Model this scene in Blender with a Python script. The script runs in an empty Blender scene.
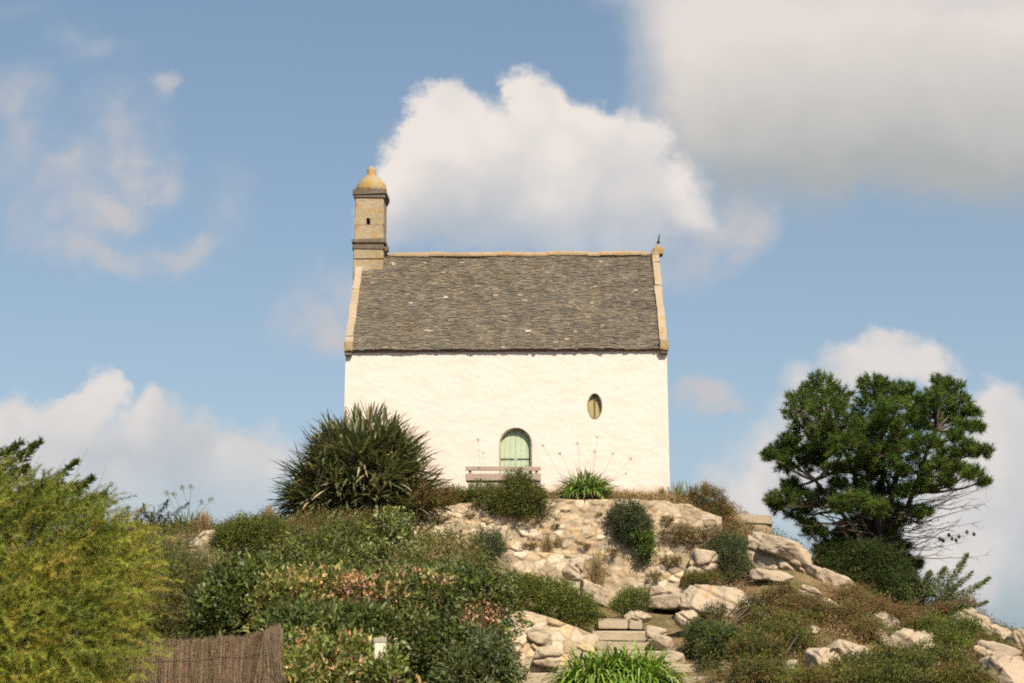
import bpy, bmesh, math, random
import numpy as np
from mathutils import Vector, Matrix
from mathutils.geometry import delaunay_2d_cdt

random.seed(5)
rng = np.random.default_rng(11)
scene = bpy.context.scene
COL = scene.collection
PI = math.pi

# ------------------------------------------------------------------ camera model
F = 1400.0
TH = math.radians(12.0)
CT, ST = math.cos(TH), math.sin(TH)

def at(px, py, Y):
    """point of the ray through photo pixel (px,py) at world distance Y"""
    u, v = (px - 512.0) / F, (341.5 - py) / F
    k = Y / (CT - v * ST)
    return Vector((u * k, Y, (ST + v * CT) * k))

def zat(py, Y):
    return at(512, py, Y).z

cam_d = bpy.data.cameras.new('camera')
cam = bpy.data.objects.new('camera', cam_d)
COL.objects.link(cam)
cam.location = (0, 0, 0)
cam.rotation_euler = (PI / 2 + TH, 0, 0)
cam_d.sensor_width = 36.0
cam_d.lens = F / 1024.0 * 36.0
cam_d.clip_start = 0.1
cam_d.clip_end = 30000
cam_d.dof.use_dof = True
cam_d.dof.focus_distance = 38.0
cam_d.dof.aperture_fstop = 1.7
scene.camera = cam
EXPO = 0.75

# ------------------------------------------------------------------ noise
def _hash(ix, iy, iz, seed):
    h = (ix.astype(np.int64) * 374761393 + iy.astype(np.int64) * 668265263 + iz.astype(np.int64) * 2147483647 + seed * 974711) & 0xFFFFFFFF
    h = ((h ^ (h >> 13)) * 1274126177) & 0xFFFFFFFF
    h = (h ^ (h >> 16)) & 0xFFFFFFFF
    return h.astype(np.float64) / 4294967295.0

def vnoise(p, seed=0):
    p = np.asarray(p, float)
    i = np.floor(p); f = p - i; f = f * f * (3 - 2 * f)
    x, y, z = i[..., 0], i[..., 1], i[..., 2]
    r = 0
    for dx in (0, 1):
        wx = f[..., 0] if dx else 1 - f[..., 0]
        for dy in (0, 1):
            wy = f[..., 1] if dy else 1 - f[..., 1]
            for dz in (0, 1):
                wz = f[..., 2] if dz else 1 - f[..., 2]
                r = r + wx * wy * wz * _hash(x + dx, y + dy, z + dz, seed)
    return r * 2 - 1

def fbm(p, octv=4, seed=0, gain=0.5):
    p = np.asarray(p, float); a = 1.0; r = 0; t = 0
    for o in range(octv):
        r = r + a * vnoise(p * (2.0 ** o) + o * 17.3, seed + o); t += a; a *= gain
    return r / t

def sstep(a, b, x):
    t = np.clip((x - a) / (b - a), 0, 1)
    return t * t * (3 - 2 * t)

def unit(v):
    return v / np.maximum(np.linalg.norm(v, axis=-1, keepdims=True), 1e-9)

# ------------------------------------------------------------------ object helpers
def make_mesh(name, verts, faces, cols=None, smooth=False):
    """verts (N,3), faces: (M,k) array, list of arrays, or list of lists"""
    me = bpy.data.meshes.new(name)
    verts = np.asarray(verts, np.float32)
    arrs = faces if isinstance(faces, list) else [faces]
    flat, sizes = [], []
    for a in arrs:
        if isinstance(a, np.ndarray):
            if a.ndim == 1: a = a[None, :]
            flat.append(a.reshape(-1)); sizes.append(np.full(len(a), a.shape[1]))
        else:
            flat.append(np.array(a)); sizes.append(np.array([len(a)]))
    loops = np.concatenate(flat).astype(np.int32); sizes = np.concatenate(sizes).astype(np.int32)
    starts = np.concatenate([[0], np.cumsum(sizes)[:-1]]).astype(np.int32)
    me.vertices.add(len(verts)); me.vertices.foreach_set('co', verts.reshape(-1))
    me.loops.add(len(loops)); me.loops.foreach_set('vertex_index', loops)
    me.polygons.add(len(sizes)); me.polygons.foreach_set('loop_start', starts); me.polygons.foreach_set('loop_total', sizes)
    me.polygons.foreach_set('use_smooth', np.full(len(sizes), bool(smooth)))
    if cols is not None:
        ca = me.color_attributes.new('col', 'FLOAT_COLOR', 'POINT')
        c = np.ones((len(verts), 4), np.float32); c[:, :3] = cols
        ca.data.foreach_set('color', c.reshape(-1))
    me.update(calc_edges=True); me.validate()
    return me

def link(name, me, mat, parent=None):
    o = bpy.data.objects.new(name, me); COL.objects.link(o)
    if mat is not None and me is not None: me.materials.append(mat)
    if parent is not None: 
        o.parent = parent
        o.matrix_parent_inverse = parent.matrix_basis.inverted()
    return o

def tag(o, label=None, cat=None, group=None, kind=None):
    for k, v in (('label', label), ('category', cat), ('group', group), ('kind', kind)):
        if v: o[k] = v
    return o

def empty(name, loc, label, cat, group=None):
    o = bpy.data.objects.new(name, None); COL.objects.link(o)
    o.location = loc; o.empty_display_size = 0.2
    return tag(o, label, cat, group)

class MB:
    """collects vertices/faces/colours into one mesh"""
    def __init__(s): s.v, s.f, s.c, s.n = [], [], [], 0
    def add(s, v, f, c=None):
        v = np.asarray(v, float).reshape(-1, 3)
        fs = f if isinstance(f, list) else [f]
        for a in fs:
            a = np.asarray(a)
            s.f.append((a + s.n) if a.ndim == 2 else (a + s.n)[None, :])
        cc = np.ones((len(v), 3)) * (np.array(c) if c is not None else 0.5)
        s.v.append(v); s.c.append(cc); s.n += len(v)
    def box(s, a, b, c=None, M=None, jit=0.0, bev=0.0):
        (x0, y0, z0), (x1, y1, z1) = a, b
        if bev <= 0:
            v = np.array([[x, y, z] for z in (z0, z1) for y in (y0, y1) for x in (x0, x1)])
            if jit: v = v + rng.uniform(-jit, jit, v.shape)
            f = np.array([[0, 2, 3, 1], [4, 5, 7, 6], [0, 1, 5, 4], [2, 6, 7, 3], [0, 4, 6, 2], [1, 3, 7, 5]])
            if M is not None: v = np.array([M @ Vector(p) for p in v])
            s.add(v, f, c)
        else:
            bm = bmesh.new(); bmesh.ops.create_cube(bm, size=1.0)
            for q in bm.verts:
                q.co = Vector(((x0 + x1) / 2 + q.co.x * (x1 - x0), (y0 + y1) / 2 + q.co.y * (y1 - y0), (z0 + z1) / 2 + q.co.z * (z1 - z0)))
            bmesh.ops.bevel(bm, geom=bm.edges[:] + bm.verts[:], offset=bev, segments=2, profile=0.6, affect='EDGES')
            bm.verts.ensure_lookup_table(); bm.verts.index_update()
            v = np.array([q.co[:] for q in bm.verts])
            if jit: v = v + rng.uniform(-jit, jit, v.shape)
            if M is not None: v = np.array([M @ Vector(p) for p in v])
            s.add(v, [np.array([q.index for q in fa.verts]) for fa in bm.faces], c); bm.free()
    def tube(s, pts, rad, sides=6, c=None, cap=True):
        pts = np.asarray(pts, float); n = len(pts)
        rad = np.ones(n) * np.asarray(rad, float)
        t = unit(np.gradient(pts, axis=0))
        ref = np.array([0.0, 0, 1.0]) if abs(t[0, 2]) < 0.9 else np.array([1.0, 0, 0])
        a = unit(np.cross(t, ref)); b = unit(np.cross(t, a))
        ang = np.linspace(0, 2 * PI, sides, endpoint=False)
        v = pts[:, None, :] + rad[:, None, None] * (np.cos(ang)[None, :, None] * a[:, None, :] + np.sin(ang)[None, :, None] * b[:, None, :])
        i = np.arange(n - 1)[:, None] * sides; j = np.arange(sides)[None, :]; j2 = (j + 1) % sides
        f = np.stack([i + j, i + j2, i + sides + j2, i + sides + j], -1).reshape(-1, 4)
        fs = [f]
        if cap: fs += [np.arange(sides)[::-1].copy(), np.arange(sides) + (n - 1) * sides]
        s.add(v.reshape(-1, 3), fs, c)
    def lathe(s, prof, cx, cy, sides=24, c=None):
        pr = np.asarray(prof, float); n = len(pr); ang = np.linspace(0, 2 * PI, sides, endpoint=False)
        v = np.stack([cx + pr[:, 0:1] * np.cos(ang), cy + pr[:, 0:1] * np.sin(ang), np.repeat(pr[:, 1:2], sides, 1)], -1)
        i = np.arange(n - 1)[:, None] * sides; j = np.arange(sides)[None, :]; j2 = (j + 1) % sides
        f = np.stack([i + j, i + j2, i + sides + j2, i + sides + j], -1).reshape(-1, 4)
        s.add(v.reshape(-1, 3), [f, np.arange(sides)[::-1].copy(), np.arange(sides) + (n - 1) * sides], c)
    def leaves(s, pos, d, nrm, L, W, col, mid=0.45):
        """diamond leaves: pos,d,nrm (N,3); L,W (N,); col (N,3)"""
        side = unit(np.cross(d, nrm)); L = np.asarray(L)[:, None]; W = np.asarray(W)[:, None]
        up = np.cross(side, d)
        v = np.stack([pos, pos + d * L * mid + side * W * .5 + up * W * .18, pos + d * L, pos + d * L * mid - side * W * .5 + up * W * .18], 1)
        n = len(pos)
        s.add(v.reshape(-1, 3), np.arange(n * 4).reshape(n, 4)); s.c[-1] = np.repeat(col, 4, 0)
    def needles(s, pos, d, L, W, col):
        n = len(pos); side = unit(np.cross(d, unit(rng.normal(size=(n, 3))))); L = np.asarray(L)[:, None]; W = np.asarray(W)[:, None]
        v = np.stack([pos - side * W * .5, pos + side * W * .5, pos + d * L], 1)
        s.add(v.reshape(-1, 3), np.arange(n * 3).reshape(n, 3)); s.c[-1] = np.repeat(col, 3, 0)
    def blades(s, pos, d, L, W, droop, col, seg=5, fold=0.25):
        """long strap leaves: ribbons with a folded midrib bending down under gravity"""
        n = len(d); pos = np.broadcast_to(np.asarray(pos, float), (n, 3)); L = np.asarray(L); W = np.asarray(W); droop = np.asarray(droop)
        side = unit(np.cross(d, np.array([0, 0, 1.0])) + 1e-4)
        P = [pos]; cur = d.copy(); allv = []
        for k in range(seg + 1):
            t = k / seg
            w = (W * (0.75 + 0.9 * t - 1.65 * t * t if t < 1 else 0.0) if False else W * np.interp(t, [0, .35, .75, 1], [.7, 1, .75, .04]))[:, None]
            up = unit(np.cross(side, cur))
            allv.append(np.stack([P[-1] + side * w * .5 + up * w * fold, P[-1], P[-1] - side * w * .5 + up * w * fold], 1))
            cur = unit(cur + np.array([0, 0, -1.0]) * (droop * (0.3 + 1.4 * t) / seg)[:, None])
            P.append(P[-1] + cur * (L / seg)[:, None])
        v = np.stack(allv, 1)  # n, seg+1, 3, 3
        base = (np.arange(n) * (seg + 1) * 3)[:, None, None]
        k = (np.arange(seg) * 3)[None, :, None]; q = np.arange(2)[None, None, :]
        i = base + k + q
        f = np.stack([i, i + 1, i + 4, i + 3], -1).reshape(-1, 4)
        s.add(v.reshape(-1, 3), f); s.c[-1] = np.repeat(col, (seg + 1) * 3, 0)
    def build(s, name, mat, parent=None, smooth=False):
        return link(name, make_mesh(name, np.concatenate(s.v), s.f, np.concatenate(s.c), smooth), mat, parent)

# ------------------------------------------------------------------ materials
def new_mat(name):
    m = bpy.data.materials.new(name); m.use_nodes = True
    nt = m.node_tree; bs = nt.nodes['Principled BSDF']
    return m, nt, bs

def N(nt, t, **kw):
    n = nt.nodes.new(t)
    for k, v in kw.items():
        if k in n.inputs: n.inputs[k].default_value = v
        else: setattr(n, k, v)
    return n

def noise_node(nt, scale, detail=4, rough=.55, vec=None):
    n = N(nt, 'ShaderNodeTexNoise', Scale=scale, Detail=detail, Roughness=rough)
    if vec is not None: nt.links.new(vec, n.inputs['Vector'])
    return n

def ramp(nt, fac, stops):
    r = N(nt, 'ShaderNodeValToRGB'); e = r.color_ramp.elements
    while len(e) < len(stops): e.new(.5)
    for el, (p, c) in zip(e, stops):
        el.position = p; el.color = (c, c, c, 1) if not hasattr(c, '__len__') else (*c, 1)
    nt.links.new(fac, r.inputs[0]); return r

def mix(nt, fac, a, b, mode='MIX'):
    m = N(nt, 'ShaderNodeMix', data_type='RGBA', blend_type=mode)
    for sock, val in ((m.inputs[0], fac), (m.inputs[6], a), (m.inputs[7], b)):
        if hasattr(val, 'links') or isinstance(val, bpy.types.NodeSocket): nt.links.new(val, sock)
        elif isinstance(val, (int, float)): sock.default_value = val
        else: sock.default_value = (*val, 1)
    return m.outputs[2]

def bump(nt, bs, h, strength, dist):
    b = N(nt, 'ShaderNodeBump', Strength=strength, Distance=dist)
    nt.links.new(h, b.inputs['Height']); nt.links.new(b.outputs[0], bs.inputs['Normal'])

def attr_col(nt):
    a = N(nt, 'ShaderNodeAttribute', attribute_name='col'); return a.outputs['Color']

def objco(nt):
    return N(nt, 'ShaderNodeNewGeometry').outputs['Position']

def leaf_mat(name, rough=.45, trans=.3, spec=.2):
    m, nt, bs = new_mat(name); c = attr_col(nt)
    nt.links.new(c, bs.inputs['Base Color']); bs.inputs['Roughness'].default_value = rough
    bs.inputs['Specular IOR Level'].default_value = spec
    tr = N(nt, 'ShaderNodeBsdfTranslucent')
    tc = mix(nt, 1.0, c, (1.0, 1.05, .55), 'MULTIPLY'); nt.links.new(tc, tr.inputs[0])
    ms = N(nt, 'ShaderNodeMixShader'); ms.inputs[0].default_value = trans
    nt.links.new(bs.outputs[0], ms.inputs[1]); nt.links.new(tr.outputs[0], ms.inputs[2])
    nt.links.new(ms.outputs[0], nt.nodes['Material Output'].inputs[0])
    return m

M_leaf = leaf_mat('leaf_glossy', .42, .28, .3)
M_leafm = leaf_mat('leaf_matte', .75, .32, .06)
M_dry = leaf_mat('dry_stems', .8, .2, .1)

def col_mat(name, rough=.85, nscale=20, amt=.35, bscale=40, bstr=.4, bdist=.02, spec=.2):
    m, nt, bs = new_mat(name); c = attr_col(nt); p = objco(nt)
    n = noise_node(nt, nscale, 6, .65, p)
    r = ramp(nt, n.outputs[0], [(.25, 1 - amt), (.75, 1 + amt * .6)])
    nt.links.new(mix(nt, 1.0, c, r.outputs[0], 'MULTIPLY'), bs.inputs['Base Color'])
    bs.inputs['Roughness'].default_value = rough; bs.inputs['Specular IOR Level'].default_value = spec
    nb = noise_node(nt, bscale, 6, .6, p); bump(nt, bs, nb.outputs[0], bstr, bdist)
    return m

M_bark = col_mat('bark', .9, 12, .5, 30, .6, .03)
M_rubble = col_mat('rubble_stone', .9, 14, .35, 45, .5, .02)
M_wood = col_mat('weathered_wood', .8, 25, .3, 60, .3, .005)
M_paint = col_mat('painted_wood', .6, 9, .18, 50, .25, .004)
M_iron = col_mat('iron', .6, 30, .3, 60, .2, .003)
M_twig = col_mat('brushwood', .9, 30, .35, 60, .3, .01)
M_sign = col_mat('sign_board', .6, 15, .12, 60, .1, .002)

def granite(name, base, lich=(.33, .30, .24), dark=(.16, .13, .10), orange=.0, crack=0.0):
    m, nt, bs = new_mat(name); p = objco(nt)
    big = noise_node(nt, .9, 5, .6, p); mid = noise_node(nt, 5, 6, .65, p); fine = noise_node(nt, 60, 3, .7, p)
    c = mix(nt, ramp(nt, big.outputs[0], [(.35, 0.), (.7, 1.)]).outputs[0], base, tuple(x * .78 for x in base))
    c = mix(nt, ramp(nt, mid.outputs[0], [(.52, 0.), (.72, .65)]).outputs[0], c, lich)
    vo = N(nt, 'ShaderNodeTexVoronoi', Scale=3.0); nt.links.new(p, vo.inputs['Vector'])
    st = noise_node(nt, 2.3, 7, .75, p)
    c = mix(nt, ramp(nt, st.outputs[0], [(.60, 0.), (.70, .7)]).outputs[0], c, dark)
    if orange > 0:
        o1 = noise_node(nt, 3.5, 6, .7, p)
        c = mix(nt, ramp(nt, o1.outputs[0], [(.62 - orange * .35, 0.), (.72 - orange * .3, .9)]).outputs[0], c, (.36, .20, .045))
    c = mix(nt, 1.0, c, ramp(nt, fine.outputs[0], [(.3, .72), (.7, 1.15)]).outputs[0], 'MULTIPLY')
    hc = None
    if crack > 0:
        wv = N(nt, 'ShaderNodeVectorMath', operation='MULTIPLY_ADD'); nt.links.new(mid.outputs[1], wv.inputs[0]); wv.inputs[1].default_value = (.35, .35, .35); nt.links.new(p, wv.inputs[2])
        ve = N(nt, 'ShaderNodeTexVoronoi', feature='DISTANCE_TO_EDGE', Scale=crack); nt.links.new(wv.outputs[0], ve.inputs['Vector'])
        cr = ramp(nt, ve.outputs['Distance'], [(.0, 1.), (.022, 0.)]); gate = ramp(nt, big.outputs[0], [(.45, 0.), (.6, 1.)])
        hc = N(nt, 'ShaderNodeMath', operation='MULTIPLY'); nt.links.new(cr.outputs[0], hc.inputs[0]); nt.links.new(gate.outputs[0], hc.inputs[1])
        c = mix(nt, hc.outputs[0], c, (.10, .075, .05))
    nt.links.new(c, bs.inputs['Base Color']); bs.inputs['Roughness'].default_value = .9; bs.inputs['Specular IOR Level'].default_value = .2
    hb = noise_node(nt, 9, 8, .68, p); bump(nt, bs, hb.outputs[0], .55, .06)
    return m

M_rock = granite('granite_rock', (.42, .33, .235), (.32, .26, .18), (.17, .135, .095), .08, .8)
M_stone = granite('turret_stone', (.36, .28, .18), (.42, .36, .27), (.15, .12, .08), .26)
M_lichen = granite('lichen_stone', (.36, .28, .16), (.40, .27, .09), (.17, .13, .07), .45)
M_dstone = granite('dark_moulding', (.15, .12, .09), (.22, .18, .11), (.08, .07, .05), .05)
M_coping = granite('coping_stone', (.40, .32, .225), orange=.24)
M_kneel = granite('kneeler_stone', (.36, .28, .16), (.30, .22, .11), (.17, .13, .08), .35)
M_step = granite('step_stone', (.40, .325, .225), (.34, .275, .19), (.17, .14, .10))

def earth_mat():
    m, nt, bs = new_mat('dry_earth'); p = objco(nt)
    a = noise_node(nt, .8, 6, .65, p); b = noise_node(nt, 6, 7, .7, p); f = noise_node(nt, 40, 4, .7, p)
    c = mix(nt, ramp(nt, a.outputs[0], [(.4, 0.), (.62, 1.)]).outputs[0], (.25, .165, .085), (.12, .105, .045))
    c = mix(nt, ramp(nt, b.outputs[0], [(.5, 0.), (.7, .8)]).outputs[0], c, (.34, .25, .15))
    c = mix(nt, 1.0, c, ramp(nt, f.outputs[0], [(.3, .6), (.7, 1.2)]).outputs[0], 'MULTIPLY')
    nt.links.new(c, bs.inputs['Base Color']); bs.inputs['Roughness'].default_value = .95; bs.inputs['Specular IOR Level'].default_value = .1
    bump(nt, bs, b.outputs[0], .8, .15); return m
M_earth = earth_mat()

def wash_mat():
    m, nt, bs = new_mat('limewash'); p = objco(nt)
    mp = N(nt, 'ShaderNodeMapping'); mp.inputs['Scale'].default_value = (1, 1, 2.2); nt.links.new(p, mp.inputs[0])
    v = N(nt, 'ShaderNodeTexVoronoi', Scale=2.6, feature='SMOOTH_F1'); nt.links.new(mp.outputs[0], v.inputs['Vector'])
    n1 = noise_node(nt, 1.1, 6, .65, mp.outputs[0]); n2 = noise_node(nt, 7, 7, .7, mp.outputs[0])
    c = mix(nt, ramp(nt, n1.outputs[0], [(.48, 0.), (.75, .75)]).outputs[0], (.61, .52, .467), (.54, .45, .385))
    c = mix(nt, ramp(nt, n2.outputs[0], [(.58, 0.), (.72, .7)]).outputs[0], c, (.45, .37, .295))
    # earth splash along the foot of the wall
    sx = N(nt, 'ShaderNodeSeparateXYZ'); nt.links.new(p, sx.inputs[0])
    ad = N(nt, 'ShaderNodeMath', operation='MULTIPLY_ADD'); nt.links.new(n1.outputs[0], ad.inputs[0]); ad.inputs[1].default_value = -.5; nt.links.new(sx.outputs[2], ad.inputs[2])
    mr = N(nt, 'ShaderNodeMapRange'); nt.links.new(ad.outputs[0], mr.inputs[0]); mr.inputs[1].default_value = 3.72; mr.inputs[2].default_value = 3.95; mr.inputs[3].default_value = .75; mr.inputs[4].default_value = 0
    c = mix(nt, mr.outputs[0], c, (.42, .30, .18))
    nt.links.new(c, bs.inputs['Base Color']); bs.inputs['Roughness'].default_value = .9; bs.inputs['Specular IOR Level'].default_value = .15
    s = N(nt, 'ShaderNodeMath', operation='MULTIPLY_ADD'); nt.links.new(n2.outputs[0], s.inputs[0]); s.inputs[1].default_value = .35; nt.links.new(v.outputs['Distance'], s.inputs[2])
    bump(nt, bs, s.outputs[0], .12, .03); return m
M_wash = wash_mat()

def slate_mat():
    m, nt, bs = new_mat('slate'); c = attr_col(nt); p = objco(nt)
    a = noise_node(nt, .7, 5, .65, p); b = noise_node(nt, 9, 6, .7, p); w = noise_node(nt, 14, 3, .5, p)
    c = mix(nt, ramp(nt, a.outputs[0], [(.42, 0.), (.7, .5)]).outputs[0], c, (.13, .10, .062))
    a2 = noise_node(nt, 2.2, 6, .7, p); c = mix(nt, 1.0, c, ramp(nt, a2.outputs[0], [(.3, .66), (.7, 1.4)]).outputs[0], 'MULTIPLY')
    c = mix(nt, ramp(nt, b.outputs[0], [(.5, 0.), (.75, .6)]).outputs[0], c, (.20, .165, .115))
    c = mix(nt, ramp(nt, w.outputs[0], [(.735, 0.), (.775, .7)]).outputs[0], c, (.42, .38, .32))
    nt.links.new(c, bs.inputs['Base Color']); bs.inputs['Roughness'].default_value = .8; bs.inputs['Specular IOR Level'].default_value = .25
    bump(nt, bs, b.outputs[0], .5, .02); return m
M_slate = slate_mat()

def sea_mat():
    m, nt, bs = new_mat('sea_water'); p = objco(nt)
    n = noise_node(nt, .35, 6, .6, p)
    bs.inputs['Base Color'].default_value = (.05, .11, .19, 1); bs.inputs['Roughness'].default_value = .25
    bump(nt, bs, n.outputs[0], .4, .3); return m
M_sea = sea_mat()

# ------------------------------------------------------------------ terrain
PZ = None
COLS = [
 (-400, [(22, -1.5), (33, .6), (36, .9)]),
 (-150, [(22, 668), (30, 600), (36, 560)]),
 (0,   [(22, 668), (29, 610), (35, 560)]),
 (130, [(22, 668), (28, 605), (33, 552), (36, 532)]),
 (200, [(22, 668), (28, 610), (32.2, 580), (33.4, 540), (36, 532)]),
 (270, [(22, 672), (28, 610), (32.2, 580), (33.4, 552), (37, 524)]),
 (350, [(22, 682), (28, 615), (33, 560), (37, 520), (39, 505), (46, 4.0)]),
 (430, [(22, 692), (28, 635), (31, 605), (34, 585), (36.8, 560), (37.5, 504), (38, 497), (46, 4.0)]),
 (512, [(24, 698), (30.3, 694), (31.3, 622), (34, 606), (35.6, 596), (35.9, 578), (36.9, 578), (37.5, 502), (38.2, 496), (46, 4.0)]),
 (600, [(24, 706), (29.0, 700), (33.2, 626), (36.9, 600), (37.5, 502), (38.2, 496), (46, 4.0)]),
 (680, [(24, 706), (29.0, 698), (33.2, 630), (36.8, 598), (37.5, 505), (38.2, 498), (46, 4.0)]),
 (720, [(24, 702), (29.5, 675), (33, 626), (36.0, 588), (37.0, 555), (37.6, 520), (39, 507), (45, 500)]),
 (775, [(24, 697), (29, 675), (33, 614), (36, 570), (38, 542), (41, 535)]),
 (830, [(24, 694), (29, 670), (34, 608), (37, 570), (39, 566)]),
 (900, [(24, 692), (29, 672), (34, 626), (36.5, 608), (38.5, 606)]),
 (960, [(24, 690), (29, 670), (33, 644), (36, 620), (38, 617)]),
 (1024, [(24, 692), (29, 680), (32, 664), (34.5, 650), (36.5, 648)]),
 (1200, [(24, 692), (30, 688), (35, 684)]),
]
_cs, _cy, _cz = [], [], []
for px, pts in COLS:
    Ys, Zs = [0, 11], [-1.6, -1.55]
    for Y, q in pts:
        Ys.append(Y); Zs.append(q if q < 20 else zat(q, Y))
    ye, ze = Ys[-1], Zs[-1]
    Ys += [ye + 4, ye + 9, ye + 22, ye + 45]; Zs += [ze - .15, ze - 1.2, ze - 6, -13]
    _cs.append((px - 512) / F / 1.0166); _cy.append(Ys); _cz.append(Zs)
_cs = np.array(_cs)

def hz0(x, y):
    x = np.asarray(x, float); y = np.asarray(y, float)
    s = x / np.maximum(y, 4.0)
    zc = np.stack([np.interp(y, Y, Z) for Y, Z in zip(_cy, _cz)], 0)
    s = np.clip(s, _cs[0] + 1e-6, _cs[-1] - 1e-6)
    i = np.clip(np.searchsorted(_cs, s) - 1, 0, len(_cs) - 2)
    t = (s - _cs[i]) / (_cs[i + 1] - _cs[i]); t = t * t * (3 - 2 * t) * .5 + t * .5
    k = np.arange(s.size).reshape(s.shape)
    a = np.take_along_axis(zc, i[None], 0)[0]; b = np.take_along_axis(zc, (i + 1)[None], 0)[0]
    return a + (b - a) * t

def hz(x, y):
    x = np.asarray(x, float); y = np.asarray(y, float)
    z = hz0(x, y)
    p = np.stack([x, y, x * 0], -1)
    flat = np.exp(-((x / 6.5) ** 4) - (((y - 42) / 4.6) ** 4))
    return z + (fbm(p * .9, 4, 3) * .16 + fbm(p * 3.1, 3, 9) * .05) * (1 - .85 * flat)

def ground(x, y):
    return float(hz(np.array([x]), np.array([y]))[0])

def hit(px, py, y0=9.0, y1=60.0):
    """ground point under a photo pixel"""
    Ys = np.arange(y0, y1, .05)
    P = np.array([at(px, py, Y)[:] for Y in Ys])
    g = hz(P[:, 0], P[:, 1])
    k = np.argmax(g >= P[:, 2])
    if g[k] < P[k, 2]: k = np.argmin(P[:, 2] - g)
    return Vector((P[k, 0], P[k, 1], g[k]))

def axis(segs):
    out = [segs[0][0]]
    for a, b, st in segs:
        n = max(1, int(round((b - a) / st))); out += list(a + (b - a) * (np.arange(n) + 1) / n)
    return np.array(out)
gx = axis([(-160, -30, 6), (-30, -14, .8), (-14, 17, .16), (17, 32, .8), (32, 160, 6)])
gy = axis([(-60, 8, 3), (8, 20, .6), (20, 41, .16), (41, 60, .6), (60, 120, 4)])
GX, GY = np.meshgrid(gx, gy)
GZ = hz(GX, GY)
edge = np.maximum(sstep(40, 90, np.abs(GX)), 0)
GZ = GZ * (1 - edge) + (-2.0) * edge
GZ = np.where(GY > 78, np.minimum(GZ, -9.5), GZ)
nx, ny = len(gx), len(gy)
i = (np.arange(ny - 1)[:, None] * nx + np.arange(nx - 1)[None, :])
tf = np.stack([i, i + 1, i + nx + 1, i + nx], -1).reshape(-1, 4)
o = link('ground', make_mesh('ground', np.stack([GX, GY, GZ], -1).reshape(-1, 3), tf, None, True), M_earth)
tag(o, 'dry earth hillside rising to the chapel', None, None, 'structure')
sv = np.array([[-9000, 60, -9], [9000, 60, -9], [9000, 14000, -9], [-9000, 14000, -9]])
sea = link('water', make_mesh('water', sv, np.array([[0, 1, 2, 3]])), M_sea)
tag(sea, 'blue sea beyond the rocky point', None, None, 'structure')

# ------------------------------------------------------------------ chapel
YF = 39.0
xl, xr = at(343.0, 440, YF).x, at(668.4, 440, YF).x
z_e = zat(349.2, YF - .1)
YR = 41.2
z_r = zat(255, YR)
YB = 2 * YR - YF
zb = 3.0
chapel = empty('chapel', ((xl + xr) / 2, YF, 3.95), 'small whitewashed chapel with slate roof and bell turret on the hilltop', 'chapel')

def wall_relief(x, z):
    p = np.stack([x * 1.0, x * 0 + 5, z * 1.9], -1)
    return fbm(p * 1.3, 2, 21) * .005 + fbm(p * 7, 3, 27) * .005

def arch_loop(cx, hw, zs, zbot, n=18):
    L = [(cx - hw, zbot)] + [(cx - hw, zs)]
    for k in range(1, n): a = PI - PI * k / n; L.append((cx + hw * math.cos(a), zs + hw * math.sin(a)))
    return L + [(cx + hw, zs), (cx + hw, zbot)]
d_cx, d_hw = at(515.6, 450, YF).x, (at(532, 450, YF).x - at(499, 450, YF).x) / 2
d_zs, d_zb = zat(444, YF), 3.92
door_loop = arch_loop(d_cx, d_hw, d_zs, d_zb)
w_cx, w_cz = at(594.8, 406.3, YF).x, zat(406.3, YF)
w_rx, w_rz = 7.6 * .0282, 13.2 * .0282
oval = [(w_cx + w_rx * math.cos(2 * PI * k / 28), w_cz + w_rz * math.sin(2 * PI * k / 28)) for k in range(28)]

def inside(loop, x, z, pad=0.0):
    c = False; n = len(loop)
    for a in range(n):
        x1, z1 = loop[a]; x2, z2 = loop[(a + 1) % n]
        if (z1 > z) != (z2 > z) and x < (x2 - x1) * (z - z1) / (z2 - z1) + x1: c = not c
    return c
P2, E2 = [], []
def loop_in(L):
    b = len(P2)
    for q in L: P2.append(Vector(q))
    for k in range(len(L)): E2.append((b + k, b + (k + 1) % len(L)))
nxw, nzw = 130, 56
xs = np.linspace(xl, xr, nxw); zs = np.linspace(zb, z_e + .02, nzw)
loop_in([(x, zb) for x in xs] + [(xr, z) for z in zs[1:]] + [(x, zs[-1]) for x in xs[::-1][1:]] + [(xl, z) for z in zs[::-1][1:-1]])
loop_in(door_loop); loop_in(oval)
big_d = [((x - d_cx) * 1.08 + d_cx, (z - d_zs) * 1.05 + d_zs) for x, z in door_loop]
big_o = [((x - w_cx) * 1.12 + w_cx, (z - w_cz) * 1.1 + w_cz) for x, z in oval]
for x in xs[1:-1]:
    for z in zs[1:-1]:
        if not inside(big_d, x, z) and not inside(big_o, x, z): P2.append(Vector((x, z)))
r = delaunay_2d_cdt(P2, E2, [], 0, 1e-5)
V2 = np.array([p[:] for p in r[0]])
T = []
for f in r[2]:
    c = V2[list(f)].mean(0)
    if not inside(door_loop, *c) and not inside(oval, *c): T.append(list(f)[::-1] if False else list(f))
T = np.array([t for t in T if len(t) == 3])
wall = MB()
wv = np.stack([V2[:, 0], YF - wall_relief(V2[:, 0], V2[:, 1]), V2[:, 1]], -1)
wall.add(wv, T)
for L, dep in ((door_loop, .25), (oval, .2)):
    L = np.array(L); n = len(L)
    f0 = np.stack([L[:, 0], YF - wall_relief(L[:, 0], L[:, 1]), L[:, 1]], -1); f1 = f0.copy(); f1[:, 1] = YF + dep
    k = np.arange(n); wall.add(np.concatenate([f0, f1]), np.stack([k, k + n, (k + 1) % n + n, (k + 1) % n], -1))
zg = z_r - .12
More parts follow.
